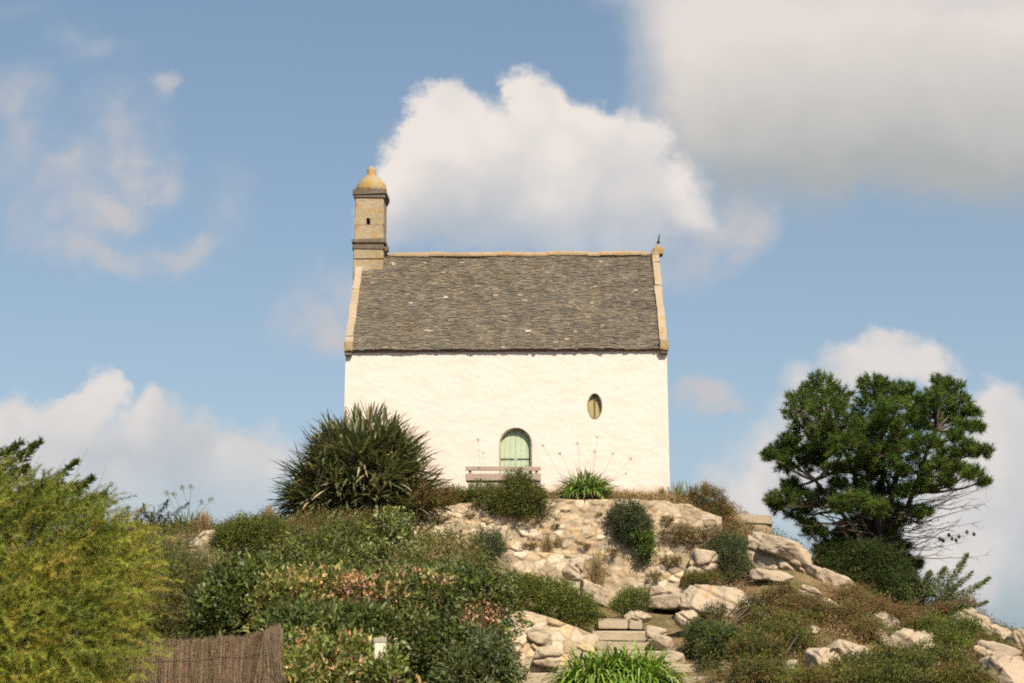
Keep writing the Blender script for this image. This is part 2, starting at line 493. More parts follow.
for x in (xl, xr):
    zz = np.linspace(zb, z_e + .02, nzw)
    A = np.stack([np.full(nzw, x), YF - wall_relief(np.full(nzw, x), zz), zz], -1)
    v = np.concatenate([A, [[x, YR, zg], [x, YB, z_e + .02], [x, YB, zb]]])
    wall.add(v, [np.arange(len(v))])
wall.add([[xl, YB, zb], [xr, YB, zb], [xr, YB, z_e], [xl, YB, z_e]], np.array([[0, 1, 2, 3]]))
wall.build('wall', M_wash, chapel)

# slate roof: overlapping slates laid in courses on both slopes
roof = MB()
ov = .10
def roof_slope(sign):
    y0, y1 = (YF - ov, YR) if sign > 0 else (YB + ov, YR)
    e = Vector((0, y0, z_e - .02)); rd = Vector((0, y1, z_r)); up = (rd - e); Ls = up.length; up.normalize()
    nr = Vector((1, 0, 0)).cross(up) * (1 if sign > 0 else -1)
    if nr.z < 0: nr = -nr
    x0, x1 = xl + .18, xr - .18
    rows = 68; dz = Ls / rows
    Vs, Fs, Cs = [], [], []
    up_, nr_ = np.array(up), np.array(nr); e_ = np.array(e)
    for rw in range(rows):
        x = x0 - rng.uniform(0, .2)
        while x < x1:
            w = rng.uniform(.09, .19); xa, xb = max(x, x0), min(x + w - .006, x1)
            x += w
            if xb - xa < .03: continue
            s0 = rw * dz + rng.normal(0, .010); s1 = min(s0 + dz * 1.9, Ls)
            lift = .02 + rng.uniform(.018, .036); th = rng.uniform(.008, .016)
            if rng.random() < .02: s0 -= .04
            tl = rng.normal(0, .006)
            p = lambda xx, s, h: np.array([xx, 0, 0]) + e_ + up_ * s + nr_ * (h + .022 * math.sin(xx * 1.3 + s * .9) * math.sin(s * 1.1 + .4) + .012 * math.sin(xx * 3.1 + s * 2.3))
            Vs += [p(xa, s0 + tl, lift), p(xb, s0 - tl, lift + rng.normal(0, .004)), p(xb, s1, .018), p(xa, s1, .018),
                   p(xa, s0 + tl, lift - th), p(xb, s0 - tl, lift - th)]
            b = len(Vs) - 6
            Fs += [[b, b + 1, b + 2, b + 3], [b + 4, b + 5, b + 1, b], [b + 4, b, b + 3, b + 3], [b + 1, b + 5, b + 2, b + 2]]
            t = rng.random(); g = rng.uniform(.72, 1.22)
            c = np.array([.122, .104, .080]) if t < .62 else np.array([.108, .098, .084]) if t < .8 else np.array([.158, .125, .082]) if t < .988 else np.array([.36, .31, .24])
            Cs += [c * g] * 6
    Fq = [f for f in Fs if f[2] != f[3]]; Ft = [f[:3] for f in Fs if f[2] == f[3]]
    roof.v.append(np.array(Vs)); roof.c.append(np.array(Cs))
    roof.f += [np.array(Fq) + roof.n, np.array(Ft) + roof.n]; roof.n += len(Vs)
    # boarding under the slates
    a = [np.array([xx, 0, 0]) + e_ + up_ * s + nr_ * h for h in (-.07, .0) for s in (0, Ls) for xx in (x0, x1)]
    roof.add(a, np.array([[0, 2, 3, 1], [4, 5, 7, 6], [0, 1, 5, 4], [2, 6, 7, 3], [0, 4, 6, 2], [1, 3, 7, 5]]), (.10, .08, .06))
roof_slope(1); roof_slope(-1)
roof_o = roof.build('roof', M_slate, chapel)
# ridge tiles
rt = MB(); x = xl + .95
while x < xr - .3:
    w = rng.uniform(.36, .44); xb = min(x + w, xr - .28)
    ang = np.linspace(-.25, PI + .25, 9); rr = .125 + rng.normal(0, .006); dzr = rng.normal(0, .008)
    prof = np.stack([np.zeros(9), np.cos(ang) * rr * 1.15, np.sin(ang) * rr], -1) + np.array([0, YR, z_r - .03 + dzr])
    v = np.concatenate([prof + [x, 0, 0], prof + [xb - .012, 0, 0]])
    k = np.arange(8); rt.add(v, [np.stack([k, k + 1, k + 10, k + 9], -1), np.arange(9), np.arange(9)[::-1] + 9])
    rt.add(np.concatenate([prof * [1, 1, 1] + [xb - .03, 0, .012], prof + [xb + .01, 0, .012]]), [np.stack([k, k + 1, k + 10, k + 9], -1), np.arange(9), np.arange(9)[::-1] + 9])
    x = xb
rt.build('ridge_tile', granite('ridge_terracotta', (.34, .25, .16), (.40, .30, .20), (.17, .13, .09), .30), roof_o)['kind'] = 'stuff'

# gable copings, kneelers
def gable(xa, xb):
    c = MB()
    for sg in (1, -1):
        y0 = YF - .16 if sg > 0 else YB + .16
        e = np.array([0, y0, z_e - .12]); rd = np.array([0, YR, z_r + .10]); L = np.linalg.norm(rd - e); u = (rd - e) / L
        n = np.cross([1, 0, 0], u) * (1 if sg > 0 else -1); n = n if n[2] > 0 else -n
        s = .18
        while s < L:
            l = min(rng.uniform(.35, .7), L - s + .02); j = rng.normal(0, .008, 2)
            v = np.array([[xx, 0, 0] + e + u * ss + n * h for h in (-.28, .09 + j[0]) for ss in (s, s + l - .012) for xx in (xa + j[1], xb + j[1])])
            v += rng.normal(0, .006, v.shape)
            c.add(v, np.array([[0, 2, 3, 1], [4, 5, 7, 6], [0, 1, 5, 4], [2, 6, 7, 3], [0, 4, 6, 2], [1, 3, 7, 5]])); s += l - .006
    g = c.build('gable_coping', M_coping, chapel)
    for y0, y1 in ((YF - .20, YF + .12), (YB - .12, YB + .2)):
        k = MB(); k.box((xa - .02, y0, z_e - .06), (xb + .03, y1, z_e + .26), bev=.05, jit=.008)
        kn = k.build('kneeler', M_kneel, g)
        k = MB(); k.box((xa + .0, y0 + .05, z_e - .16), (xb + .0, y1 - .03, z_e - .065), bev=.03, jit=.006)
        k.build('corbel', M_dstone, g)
    return g
gable(xl - .02, xl + .19)
gr = gable(xr - .19, xr + .02)
# right apex finial
fb = MB(); fx = at(656, 245, YR).x; fz = z_r + .05
fb.box((fx - .16, YR - .2, z_r - .05), (fx + .14, YR + .2, z_r + .16), bev=.04, jit=.01)
fb.lathe([(.10, fz + .08), (.12, fz + .14), (.07, fz + .2), (.05, fz + .25)], fx, YR, 12)
fin = fb.build('finial', M_lichen, gr)
ir = MB(); ir.tube([(fx, YR, fz + .22), (fx + .01, YR, fz + .36), (fx + .05, YR, fz + .58)], [.035, .03, .012], 6, (.03, .028, .025)); ir.tube([(fx - .03, YR, fz + .30), (fx + .06, YR, fz + .33)], [.045, .03], 6, (.03, .028, .025))
ir.build('spike', M_iron, fin)

# bell turret on the left gable
YT = YR - .45
tx0, tx1 = at(350.8, 262, YT).x, at(381.6, 262, YT).x
tcx, hw = (tx0 + tx1) / 2, (tx1 - tx0) / 2
zt = lambda py: zat(py, YT)
zr = lambda py: zat(py, YR - .1)
tur = MB()
def block_ring(mb, cx, cy, h, z0, z1, ch=.03, jit=.0025):
    o = [(-h, -h + ch), (-h + ch, -h), (h - ch, -h), (h, -h + ch), (h, h - ch), (h - ch, h), (-h + ch, h), (-h, h - ch)]
    v = [[cx + a, cy + b, z] for z in (z0, z1) for a, b in o]; k = np.arange(8)
    v = np.array(v) + rng.normal(0, jit, (16, 3))
    mb.add(v, [np.stack([k, (k + 1) % 8, (k + 1) % 8 + 8, k + 8], -1), k[::-1].copy(), k + 8])
zz = zt(300)
while zz < zt(247.5):
    block_ring(tur, tcx, YR, hw - .01, zz, min(zz + rng.uniform(.26, .38), zt(247.5)) + .004); zz += .33
shaft = tur.build('bell_turret', M_stone, chapel)
up = MB(); hu = hw * .95
z0, z1 = zt(238.5), zt(196)
oz0, oz1, ohw = zt(223.6), zt(217), .058
ocx = tcx - .02
# front face with small arched opening: courses above, below and beside it
block_ring(up, tcx, YR, hu, z0, oz0 - .25); block_ring(up, tcx, YR, hu - .004, oz0 - .252, oz0)
for a, b in ((tcx - hu, ocx - ohw), (ocx + ohw, tcx + hu)):
    up.box((a, YR - hu, oz0), (b, YR + hu, oz1), jit=.004)
block_ring(up, tcx, YR, hu, oz1, oz1 + .3); block_ring(up, tcx, YR, hu - .006, oz1 + .298, z1)
up.build('shaft', M_stone, shaft)
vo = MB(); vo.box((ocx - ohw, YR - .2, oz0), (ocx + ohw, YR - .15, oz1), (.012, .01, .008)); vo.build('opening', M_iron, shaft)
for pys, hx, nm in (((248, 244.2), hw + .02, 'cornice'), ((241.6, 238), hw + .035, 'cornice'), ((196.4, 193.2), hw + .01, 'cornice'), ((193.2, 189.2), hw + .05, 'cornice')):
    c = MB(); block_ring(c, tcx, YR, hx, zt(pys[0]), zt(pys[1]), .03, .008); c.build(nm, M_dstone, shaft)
c = MB(); block_ring(c, tcx, YR, hw - .03, zt(244.2), zt(241.6), .03); c.build('necking', M_stone, shaft)
dm = MB(); R = hw * 1.05
prof = [(R * .99, zt(189.4) - .01), (R * 1.0, zr(188)), (R * .96, zr(185)), (R * .86, zr(182)), (R * .70, zr(179.2)), (R * .54, zr(177.2)), (R * .41, zr(175.8)), (R * .31, zr(174.2))]
dm.lathe(prof, tcx, YR, 28); dm.v[-1] = dm.v[-1] + rng.normal(0, .011, dm.v[-1].shape); dome = dm.build('dome', M_lichen, shaft, True)
fn = MB(); fn.lathe([(R * .34, zr(176)), (R * .30, zr(174)), (R * .27, zr(171)), (R * .29, zr(167.5)), (R * .24, zr(166.6)), (R * .10, zr(165.2)), (R * .05, zr(163.8))], tcx - .01, YR, 14)
fn.build('dome_finial', M_lichen, shaft, True)
sp = MB(); sp.box((tcx + hw - .02, YR - .25, zt(248.5)), (tcx + hw + .12, YR - .05, zt(243.5)), bev=.03); sp.build('water_spout', M_dstone, shaft)

# green plank door in its arched recess
dy = YF + .18
planks = MB(); npl = 6; pw = 2 * d_hw / npl
for k in range(npl):
    xa, xb = d_cx - d_hw + k * pw + .0025, d_cx - d_hw + (k + 1) * pw - .0025
    if k == npl // 2 - 1: xb -= .004
    top = [(x, d_zs + math.sqrt(max(0, d_hw ** 2 - (x - d_cx) ** 2))) for x in np.linspace(xa, xb, 5)]
    o2 = [(xa, d_zb)] + [(xb, d_zb)] + top[::-1]
    n = len(o2); yo = dy + rng.normal(0, .003)
    v = [[x, yo, z] for x, z in o2] + [[x, yo + .04, z] for x, z in o2]; q = np.arange(n)
    g = rng.uniform(.96, 1.04)
    planks.add(v, [q, q[::-1] + n, np.stack([q, q + n, (q + 1) % n + n, (q + 1) % n], -1)], np.array([.385, .445, .305]) * g)
door = planks.build('door', M_paint, chapel)
bk = MB(); L = np.array(door_loop); n = len(L); bk.add(np.stack([L[:, 0], np.full(n, dy + .043), L[:, 1]], -1), [np.arange(n)], (.05, .06, .04)); bk.build('back_board', M_paint, door)
for z in (zat(459, dy), zat(459, dy) - .62):
    for sg in (-1, 1):
        h = MB(); xa = d_cx + sg * .04; xb = d_cx + sg * (d_hw - .02)
        h.box((min(xa, xb), dy - .022, z - .017), (max(xa, xb), dy - .002, z + .017), (.09, .13, .075), bev=.005); h.build('strap_hinge', M_iron, door)
h = MB(); h.tube([(d_cx + .3, dy - .035, zat(465, dy)), (d_cx + .3, dy - .035, zat(469, dy))], .014, 8, (.03, .03, .03)); h.build('handle', M_iron, door)
ar = MB(); Lo = np.array(door_loop); ctr = np.array([d_cx, d_zs])
def ring(mb, L, grow, y0, y1, col=None):
    L = np.array(L); c = L.mean(0); d = np.zeros_like(L)
    tn = np.roll(L, -1, 0) - np.roll(L, 1, 0); tn = tn / np.linalg.norm(tn, axis=1, keepdims=True)
    nn = np.stack([tn[:, 1], -tn[:, 0]], -1); s = np.sign(((L - c) * nn).sum(1)).sum(); nn *= 1 if s > 0 else -1
    O = L + nn * grow; n = len(L); k = np.arange(n); k2 = (k + 1) % n
    A = lambda Q, y: np.stack([Q[:, 0], np.full(n, y), Q[:, 1]], -1)
    v = np.concatenate([A(L, y0), A(O, y0), A(L, y1), A(O, y1)])
    mb.add(v, [np.stack([k, k2, k2 + n, k + n], -1), np.stack([k + n, k2 + n, k2 + 3 * n, k + 3 * n], -1), np.stack([k, k + 2 * n, k2 + 2 * n, k2], -1)], col)
Lin = [((x - d_cx) * .93 + d_cx, (z - d_zs) * .955 + d_zs) for x, z in door_loop]
Lin = arch_loop(d_cx, d_hw - .035, d_zs, d_zb + .002)
ring(ar, Lin, .033, YF + .03, YF + .175)
ar.build('door_surround', M_coping, chapel)

# oval window
wn = MB(); ring(wn, [(w_cx + (w_rx - .03) * math.cos(2 * PI * k / 28), w_cz + (w_rz - .03) * math.sin(2 * PI * k / 28)) for k in range(28)], .029, YF - .012, YF + .17)
win = wn.build('window', granite('window_stone', (.27, .22, .15), (.22, .18, .12), (.12, .1, .07)), chapel)
sh = MB(); ov2 = np.array(oval); n = len(ov2); sh.add(np.stack([ov2[:, 0], np.full(n, YF + .12), ov2[:, 1]], -1), [np.arange(n)], (.33, .27, .12)); sh.build('shutter', M_paint, win)
mu = MB(); mu.box((w_cx - .018, YF + .085, w_cz - w_rz + .03), (w_cx + .018, YF + .118, w_cz + w_rz - .03), (.12, .10, .05), bev=.006); mu.build('mullion', M_paint, win)

bpy.context.view_layer.update()
chapel.rotation_euler = (0, 0, -.024)

# ------------------------------------------------------------------ rubble walls, steps, parapet
STONE = np.array([[.42, .33, .225], [.46, .37, .26], [.38, .295, .19], [.43, .32, .205], [.33, .26, .18], [.48, .395, .29], [.41, .29, .17]])
def rubble_wall(name, label, top, bot, Yt, Yb, seed, sw=.25, sh_=.135, thick=.5, amp=.05, mortar=(.27, .20, .125), ragged=.05):
    """top/bot: [(px,py)...] outline of the face; real stones stand out of recessed mortar"""
    r = np.random.default_rng(seed)
    tp, bp = np.array(top, float), np.array(bot, float)
    x0, x1 = max(tp[0, 0], bp[0, 0]), min(tp[-1, 0], bp[-1, 0])
    Ym = (Yt + Yb) / 2; W = (x1 - x0) / F * Ym
    nu = int(W / .032); pxs = np.linspace(x0, x1, nu)
    T3 = np.array([at(p, np.interp(p, tp[:, 0], tp[:, 1]), Yt)[:] for p in pxs]); B3 = np.array([at(p, np.interp(p, bp[:, 0], bp[:, 1]), Yb)[:] for p in pxs])
    T3[:, 2] += fbm(np.stack([T3[:, 0] * 3, T3[:, 0] * 0, T3[:, 0] * 0], -1), 3, seed) * ragged
    H = np.linalg.norm(T3 - B3, axis=1).max(); nv = max(6, int(H / .032)); t = np.linspace(0, 1, nv)[:, None, None]
    G = B3[None] * (1 - t) + T3[None] * t
    X, Z = G[..., 0], G[..., 2]
    xa, za = X.min() - .3, Z.min() - .3
    S = []
    zc = za
    while zc < Z.max() + .3:
        hh = r.uniform(.7, 1.35) * sh_; xc = xa + r.uniform(0, sw)
        while xc < X.max() + .5:
            ww = r.uniform(.35, 2.0) * sw; S.append((xc + ww / 2 + r.normal(0, .03), zc + hh / 2 + r.normal(0, hh * .22))); xc += ww
        zc += hh
    S = np.array(S); q = np.stack([X, Z], -1).reshape(-1, 2)
    wob = np.stack([X, Z, X * 0], -1).reshape(-1, 3)
    q = q + np.stack([fbm(wob * 4, 3, seed + 1), fbm(wob * 4, 3, seed + 2)], -1) * .05
    F1 = np.full(len(q), 9.); F2 = F1.copy(); ID = np.zeros(len(q), int)
    for a in range(0, len(q), 4000):
        d = np.sqrt(((q[a:a + 4000, None, 0] - S[None, :, 0]) * (sh_ / sw) * 1.25) ** 2 + (q[a:a + 4000, None, 1] - S[None, :, 1]) ** 2)
        ii = np.argpartition(d, 1, axis=1)[:, :2]; dd = np.take_along_axis(d, ii, 1); o_ = np.argsort(dd, 1)
        ii = np.take_along_axis(ii, o_, 1); dd = np.take_along_axis(dd, o_, 1)
        F1[a:a + 4000], F2[a:a + 4000], ID[a:a + 4000] = dd[:, 0], dd[:, 1], ii[:, 0]
    e = F2 - F1; rel = sstep(.002, .032, e) * (.3 + .7 * sstep(-.85, -.45, fbm(wob * 2.1, 3, seed + 12)))
    hs = np.where(r.random(len(S)) < .45, r.uniform(-.1, .2, len(S)), r.uniform(.2, 1.2, len(S))); tx, tz = r.normal(0, .12, len(S)), r.normal(0, .16, len(S))
    dis = rel * (hs[ID] * amp + (q[:, 0] - S[ID, 0]) * tx[ID] + (q[:, 1] - S[ID, 1]) * tz[ID] + fbm(wob * 7, 4, seed + 3) * .035) + fbm(wob * 18, 3, seed + 4) * .014
    dis += fbm(wob * .8, 2, seed + 8) * .12
    sc = STONE[r.integers(0, len(STONE), len(S))] * r.uniform(.72, 1.16, (len(S), 1))
    col = np.array(mortar)[None] * (1 - rel[:, None]) + sc[ID] * rel[:, None]
    V = G.reshape(-1, 3).copy(); V[:, 1] -= dis
    n0 = len(V); i = (np.arange(nv - 1)[:, None] * nu + np.arange(nu - 1)[None, :])
    f = np.stack([i, i + 1, i + nu + 1, i + nu], -1).reshape(-1, 4)
    top_i = (nv - 1) * nu + np.arange(nu); bot_i = np.arange(nu)
    tb = V[top_i] + [0, thick, -.02]; bb = V[bot_i] + [0, thick + .15, 0]
    V2_ = np.concatenate([V, tb, bb]); c2 = np.concatenate([col, col[top_i], col[bot_i]])
    k = np.arange(nu - 1)
    fs = [f, np.stack([top_i[k], top_i[k + 1], n0 + k + 1, n0 + k], -1), np.stack([n0 + k, n0 + k + 1, n0 + nu + k + 1, n0 + nu + k], -1), np.stack([n0 + nu + k, n0 + nu + k + 1, bot_i[k + 1], bot_i[k]], -1)]
    li = np.arange(nv) * nu; fs += [np.concatenate([li, [n0, n0 + nu]]), np.concatenate([(li + nu - 1)[::-1], [n0 + 2 * nu - 1, n0 + nu - 1]])]
    return tag(link(name, make_mesh(name, V2_, fs, c2, True), M_rubble), label, 'wall')

rubble_wall('retaining_wall', 'tall cream rubble retaining wall directly below the chapel terrace',
    [(408, 516), (440, 506), (470, 502), (520, 500), (600, 499), (665, 501), (690, 505), (722, 517)],
    [(408, 556), (450, 568), (500, 592), (560, 604), (600, 606), (650, 604), (700, 592), (722, 585)], 37.12, 36.5, 3)
rubble_wall('terrace_wall', 'short rubble terrace wall with a weedy top, left of the upright grey rock',
    [(500, 553), (540, 552), (583, 556)], [(500, 594), (540, 596), (583, 598)], 35.6, 35.4, 8, .32, .18, .45, .06)
rubble_wall('step_side_wall', 'rough stone side wall left of the garden steps, above the lowest slab',
    [(496, 613), (520, 611), (545, 616), (575, 628), (598, 634)], [(496, 690), (520, 690), (550, 692), (575, 692), (598, 692)], 30.9, 30.1, 13, .27, .17, .6, .11)
rubble_wall('bank_wall', 'broken pale rubble wall left of the round cushion shrub',
    [(188, 545), (203, 531), (215, 529), (240, 545), (300, 541), (322, 548)], [(188, 590), (203, 592), (225, 590), (260, 588), (300, 586), (322, 584)], 33.0, 32.5, 17, .36, .22, .5, .07)
steps = empty('garden_steps', at(620, 690, 29.4), 'worn stone garden steps climbing behind the big strappy plant', 'steps')
def slab(px0, px1, pyt, pyb, Y, depth, par):
    a, b = at(px0, pyb, Y), at(px1, pyt, Y); m = MB()
    m.box((a.x, Y, a.z), (b.x, Y + depth, b.z), bev=.03, jit=.012); return m.build('step', M_step, par)
slab(598, 628, 618.5, 628.5, 32.9, .7, steps)
slab(629, 642, 619, 629, 32.95, .6, steps)
slab(592, 648, 631, 641, 32.3, .55, steps)
for k, (p0, p1, t_, b_, Y) in enumerate([(588, 655, 642, 650, 31.7), (584, 668, 651, 661, 31.1), (620, 711, 664.5, 673.5, 30.3), (600, 721, 676.5, 688, 29.6)]):
    slab(p0, p1, t_, b_, Y, .6, steps)
slab(514, 562, 673.5, 690, 29.7, .7, steps)

pp = at(747, 525, 38.0); prp = empty('round_parapet', (pp.x, 38.7, zat(540, 37.9)), 'round low stone parapet on the rocks right of the chapel', 'parapet')
pr = MB(); zt0, zt1, zt2 = zat(549, 37.9), zat(523.2, 37.9), zat(514.5, 37.9)
Rp = 28.5 / F * 38.4
def rough_drum(mb, R, z0, z1, cx, cy, amp, seed, nz=14, ns=90):
    a = np.linspace(0, 2 * PI, ns, endpoint=False); z = np.linspace(z0, z1, nz)
    A, Z = np.meshgrid(a, z); P = np.stack([np.cos(A) * R, np.sin(A) * R, Z], -1)
    d = fbm(P * 3.0, 4, seed) * amp; P[..., :2] *= (1 + d / R)[..., None]
    P[..., 0] += cx; P[..., 1] += cy; P[-1, :, 2] += fbm(P[-1] * 2, 3, seed + 1) * amp
    i = np.arange(nz - 1)[:, None] * ns; j = np.arange(ns)[None]; j2 = (j + 1) % ns
    mb.add(P.reshape(-1, 3), [np.stack([i + j, i + j2, i + ns + j2, i + ns + j], -1).reshape(-1, 4), np.arange(ns) + (nz - 1) * ns])
rough_drum(pr, Rp, zt0, zt1 + .01, pp.x, 38.75, .035, 4)
pr.build('parapet_wall', M_coping, prp)
cp = MB(); rough_drum(cp, Rp + .03, zt1 + .012, zt2, pp.x, 38.75, .03, 6, 8); cp.build('coping', M_coping, prp)

# ------------------------------------------------------------------ rocks
ROCKS = []
def rock(label, px, py, Y, wpx, hpx, depth, seed, rot=0, tilt=0, cracks=3, power=3.0, sub=5, amp=.16, sink=.0, name='granite_boulder', mat=None):
    if Y is None: Y = hit(px, py + hpx * .42, 20).y
    r = np.random.default_rng(seed)
    bm = bmesh.new(); bmesh.ops.create_icosphere(bm, subdivisions=sub, radius=1)
    V = np.array([v.co[:] for v in bm.verts]); Fc = np.array([[v.index for v in f.verts] for f in bm.faces]); bm.free()
    nrm = unit(V)
    V = V / (np.abs(V) ** power).sum(1, keepdims=True) ** (1 / power)
    w, h = wpx / F * Y / 2, hpx / F * Y / 2
    S = np.array([w, depth / 2, h])
    o_ = r.uniform(0, 50, 3)
    P = V * S
    sc = 1 / max(.35, S.mean())
    # split faces: the block is broken off along a few joint planes
    for k in range(12):
        a = unit(np.array([r.normal(0, .9), r.normal(-.2, .9), r.normal(.25, .8)])); c = r.uniform(.55, .92) * np.sqrt(((a * S) ** 2).sum())
        ex = (P * a).sum(1) - c; P = P - a * np.maximum(ex, 0)[:, None] * .96
    d = fbm(P * sc * .9 + o_, 3, seed) * amp * S.mean() * .45
    rg = 1 - np.abs(fbm(P * sc * 2.2 + o_, 4, seed + 5)) * 2
    d += (rg - .6) * amp * S.mean() * .22 + fbm(P * 7 + o_, 4, seed + 6, .6) * .035 + fbm(P * 22 + o_, 2, seed + 7) * .008
    for k in range(cracks):
        a = unit(np.array([r.normal(0, .5), r.normal(0, .4), r.normal(0, 1.0)])); c = r.uniform(-.5, .6) * h
        s = (P * a).sum(1) - c + fbm(P * sc * 1.2 + o_ + k, 3, seed + k) * .22 * h
        gap = sstep(-.4, .2, fbm(P * sc * .8 + o_ * 2 + k, 2, seed + 40 + k))
        d -= np.exp(-(s / (.016 + .03 * h)) ** 2) * r.uniform(.12, .24) * min(h * 1.4, .45) * gap
        d += np.where(s > 0, r.uniform(-.06, .07), 0) * S.mean()
    P = P + nrm * d[:, None]
    ca, sa = math.cos(tilt), math.sin(tilt)
    P = np.stack([P[:, 0] * ca + P[:, 2] * sa, P[:, 1], -P[:, 0] * sa + P[:, 2] * ca], -1)
    ca, sa = math.cos(rot), math.sin(rot)
    P = np.stack([P[:, 0] * ca - P[:, 1] * sa, P[:, 0] * sa + P[:, 1] * ca, P[:, 2]], -1)
    c = at(px, py, Y); ROCKS.append((c.x, c.y, w * .9, c.z))
    ob = link(name, make_mesh(name, P, Fc, None, True), mat or M_rock); ob.location = (c.x, c.y, c.z - sink)
    return tag(ob, label, 'rock')

D = math.radians
rock('big overhanging granite outcrop with a dark curved cleft under the round parapet', 774, 558, 37.2, 92, 38, 2.4, 31, .1, D(14), 4, 2.8, 6, .15)
rock('long rounded granite lip on top of the cleft outcrop, sloping to the right', 786, 551, 36.3, 78, 19, 1.3, 32, .05, D(21), 1, 2.6, 5, .14)
rock('largest pale flat-topped granite boulder, between retaining wall and scrub', 718, 603, 34.2, 84, 36, 1.7, 33, -.1, D(6), 4, 3.2, 6, .14)
rock('long pale granite ledge left of the largest boulder', 668, 598, 34.9, 66, 20, 1.2, 34, .1, D(3), 3, 3.2, 5, .16)
rock('pale wedge rock with brown weed on it, below the granite ledge', 690, 619, 32.6, 36, 18, .8, 35, .2, D(24), 2, 2.8, 5)
rock('rounded cream rock at the right end of the top step', 637, 617, 33.1, 26, 16, .7, 36, .3, D(-8), 2, 2.7, 5)
rock('upright grey rock at the right end of the terrace wall', 576, 567, 35.6, 24, 30, .6, 37, .2, D(25), 2, 2.8, 5)
rock('flat sloping rock between terrace wall and top step', 594, 594, 34.4, 48, 20, 1.0, 38, .1, D(20), 3, 3.2, 5)
rock('small cream rock just left of the top step under the flat rock', 584, 607, 33.6, 26, 13, .6, 39, .1, D(12), 2, 3, 4)
rock('pale layered rock low on the retaining wall beside the trailing grey shrub', 703, 563, 36.3, 48, 30, .7, 40, 0, D(-4), 4, 3.6, 5, .12)
rock('tan boulder against the retaining wall, under the shrub by the bench', 503, 537, 36.6, 16, 26, .5, 41, .2, D(8), 1, 2.6, 4)
rock('long sunlit rock slab sloping right, below the cleft outcrop', 830, 581, 36.4, 78, 18, 1.2, 42, .0, D(21), 2, 3, 5)
rock('small pale slab just below the cleft outcrop', 772, 577, None, 44, 14, .8, 43, 0, D(10), 2, 3.2, 4)
rock('pale rock in the scrub with a flat face, low on the slope', 822, 666, None, 30, 34, .9, 44, .3, D(6), 2, 3.2, 5)
rock('long thin pale rock rising from scrub, centre of the lower slope', 846, 652, None, 56, 18, .9, 45, .1, D(14), 2, 3, 5)
rock('small pale stone low in the scrub left of the flat-faced rock', 789, 671, None, 20, 26, .5, 46, .1, D(20), 1, 3, 4)
rock('broad sloping pale rock on the slope below the pine', 907, 645, None, 54, 28, 1.2, 47, .2, D(26), 3, 3.2, 5)
rock('narrow sloping pale rock beside the broad one below the pine', 931, 644, None, 44, 18, .9, 48, .1, D(36), 2, 3, 5)
rock('small rock topped by red-brown heath, right of the spreading juniper', 968, 614, None, 24, 14, .6, 49, 0, D(20), 1, 3, 4)
rock('lower of the small pale rocks beneath the spreading juniper', 955, 627, None, 24, 13, .6, 50, 0, D(8), 2, 3, 4)
rock('pale skyline rock ridge falling to the sea at the right edge', 1000, 636, 35.6, 70, 22, 1.4, 51, .1, D(32), 3, 3, 5)
rock('second skyline rock, nearest the juniper tip', 976, 625, None, 44, 24, 1.0, 52, .1, D(34), 2, 3, 5)
rock('flat ledge rock with a dark underside near the right edge', 998, 656, None, 54, 22, 1.1, 53, .1, D(16), 2, 3.4, 5)
rock('large pale rock in the lower right corner', 1010, 677, None, 60, 34, 1.1, 54, .1, D(20), 3, 3, 5)
rock('small pale stone among green scrub below the juniper', 952, 655, None, 12, 11, .3, 55, 0, 0, 1, 2.6, 3)
rock('small pale rock on the left bank above the hedge', 299, 549, 30.2, 22, 13, .5, 56, .1, D(10), 1, 2.8, 4)
rock('brown weathered stone on the step side wall', 541, 634, 30.6, 28, 20, .45, 57, .1, D(20), 1, 2.8, 4, .14, 0, 'granite_boulder', M_step)
rock('large tan stone projecting from the foot of the step side wall', 546, 655, 30.15, 30, 20, .4, 58, .1, D(14), 1, 3.6, 5)

rock('upper stone of the tumbled edging right of the garden steps', 655, 632, 31.9, 26, 15, .5, 71, .2, D(12), 1, 3, 4)
rock('angular middle stone of the tumbled edging right of the garden steps', 662, 645, 31.4, 30, 20, .6, 72, .3, D(24), 2, 3.2, 4)
rock('lowest stone of the tumbled edging, beside the big strappy plant', 676, 660, 30.9, 28, 20, .6, 73, .2, D(18), 1, 3, 4)
rock('broken skyline rock at the extreme right edge above the ledge rock', 1018, 643, None, 34, 22, .9, 81, .1, D(30), 3, 3.2, 5)
rock('low pale rock split in two, on the skyline between juniper and ridge', 990, 632, None, 34, 16, .8, 82, .1, D(30), 3, 3.2, 5)
rock('pale slab at the right edge under the ledge rock', 985, 668, None, 34, 14, .8, 83, .1, D(18), 3, 3.2, 5)
rock('small pale slab right of the broad sloping rock', 948, 640, None, 22, 12, .6, 84, .1, D(30), 2, 3.2, 4)
rock('pale slanting slab in red-brown scrub under the shaded pine bush', 884, 620, None, 34, 13, .7, 85, .1, D(28), 2, 3.2, 5)
rock('slim pale slab in scrub above the thin pale rock', 808, 630, None, 26, 10, .6, 86, .1, D(14), 2, 3.2, 4)
rock('pale slab lying just under the long sunlit slab', 812, 594, None, 34, 13, .7, 91, .1, D(20), 2, 3.2, 4)
rock('pale flat slab in the middle of the rusty heath, right of the brown bush', 826, 606, None, 36, 13, .7, 92, .1, D(16), 2, 3.2, 5)
rock('pale stone between the rusty heath and the green shrub by the juniper', 922, 628, None, 26, 11, .6, 93, .1, D(26), 2, 3.2, 4)
rock('pale stone in scrub under the slanting slab, above the broad sloping rock', 876, 636, None, 28, 13, .6, 94, .1, D(24), 2, 3.2, 4)
rock('pale stone in dark scrub right of the largest boulder', 768, 620, None, 24, 13, .6, 95, .1, D(16), 2, 3.2, 4)
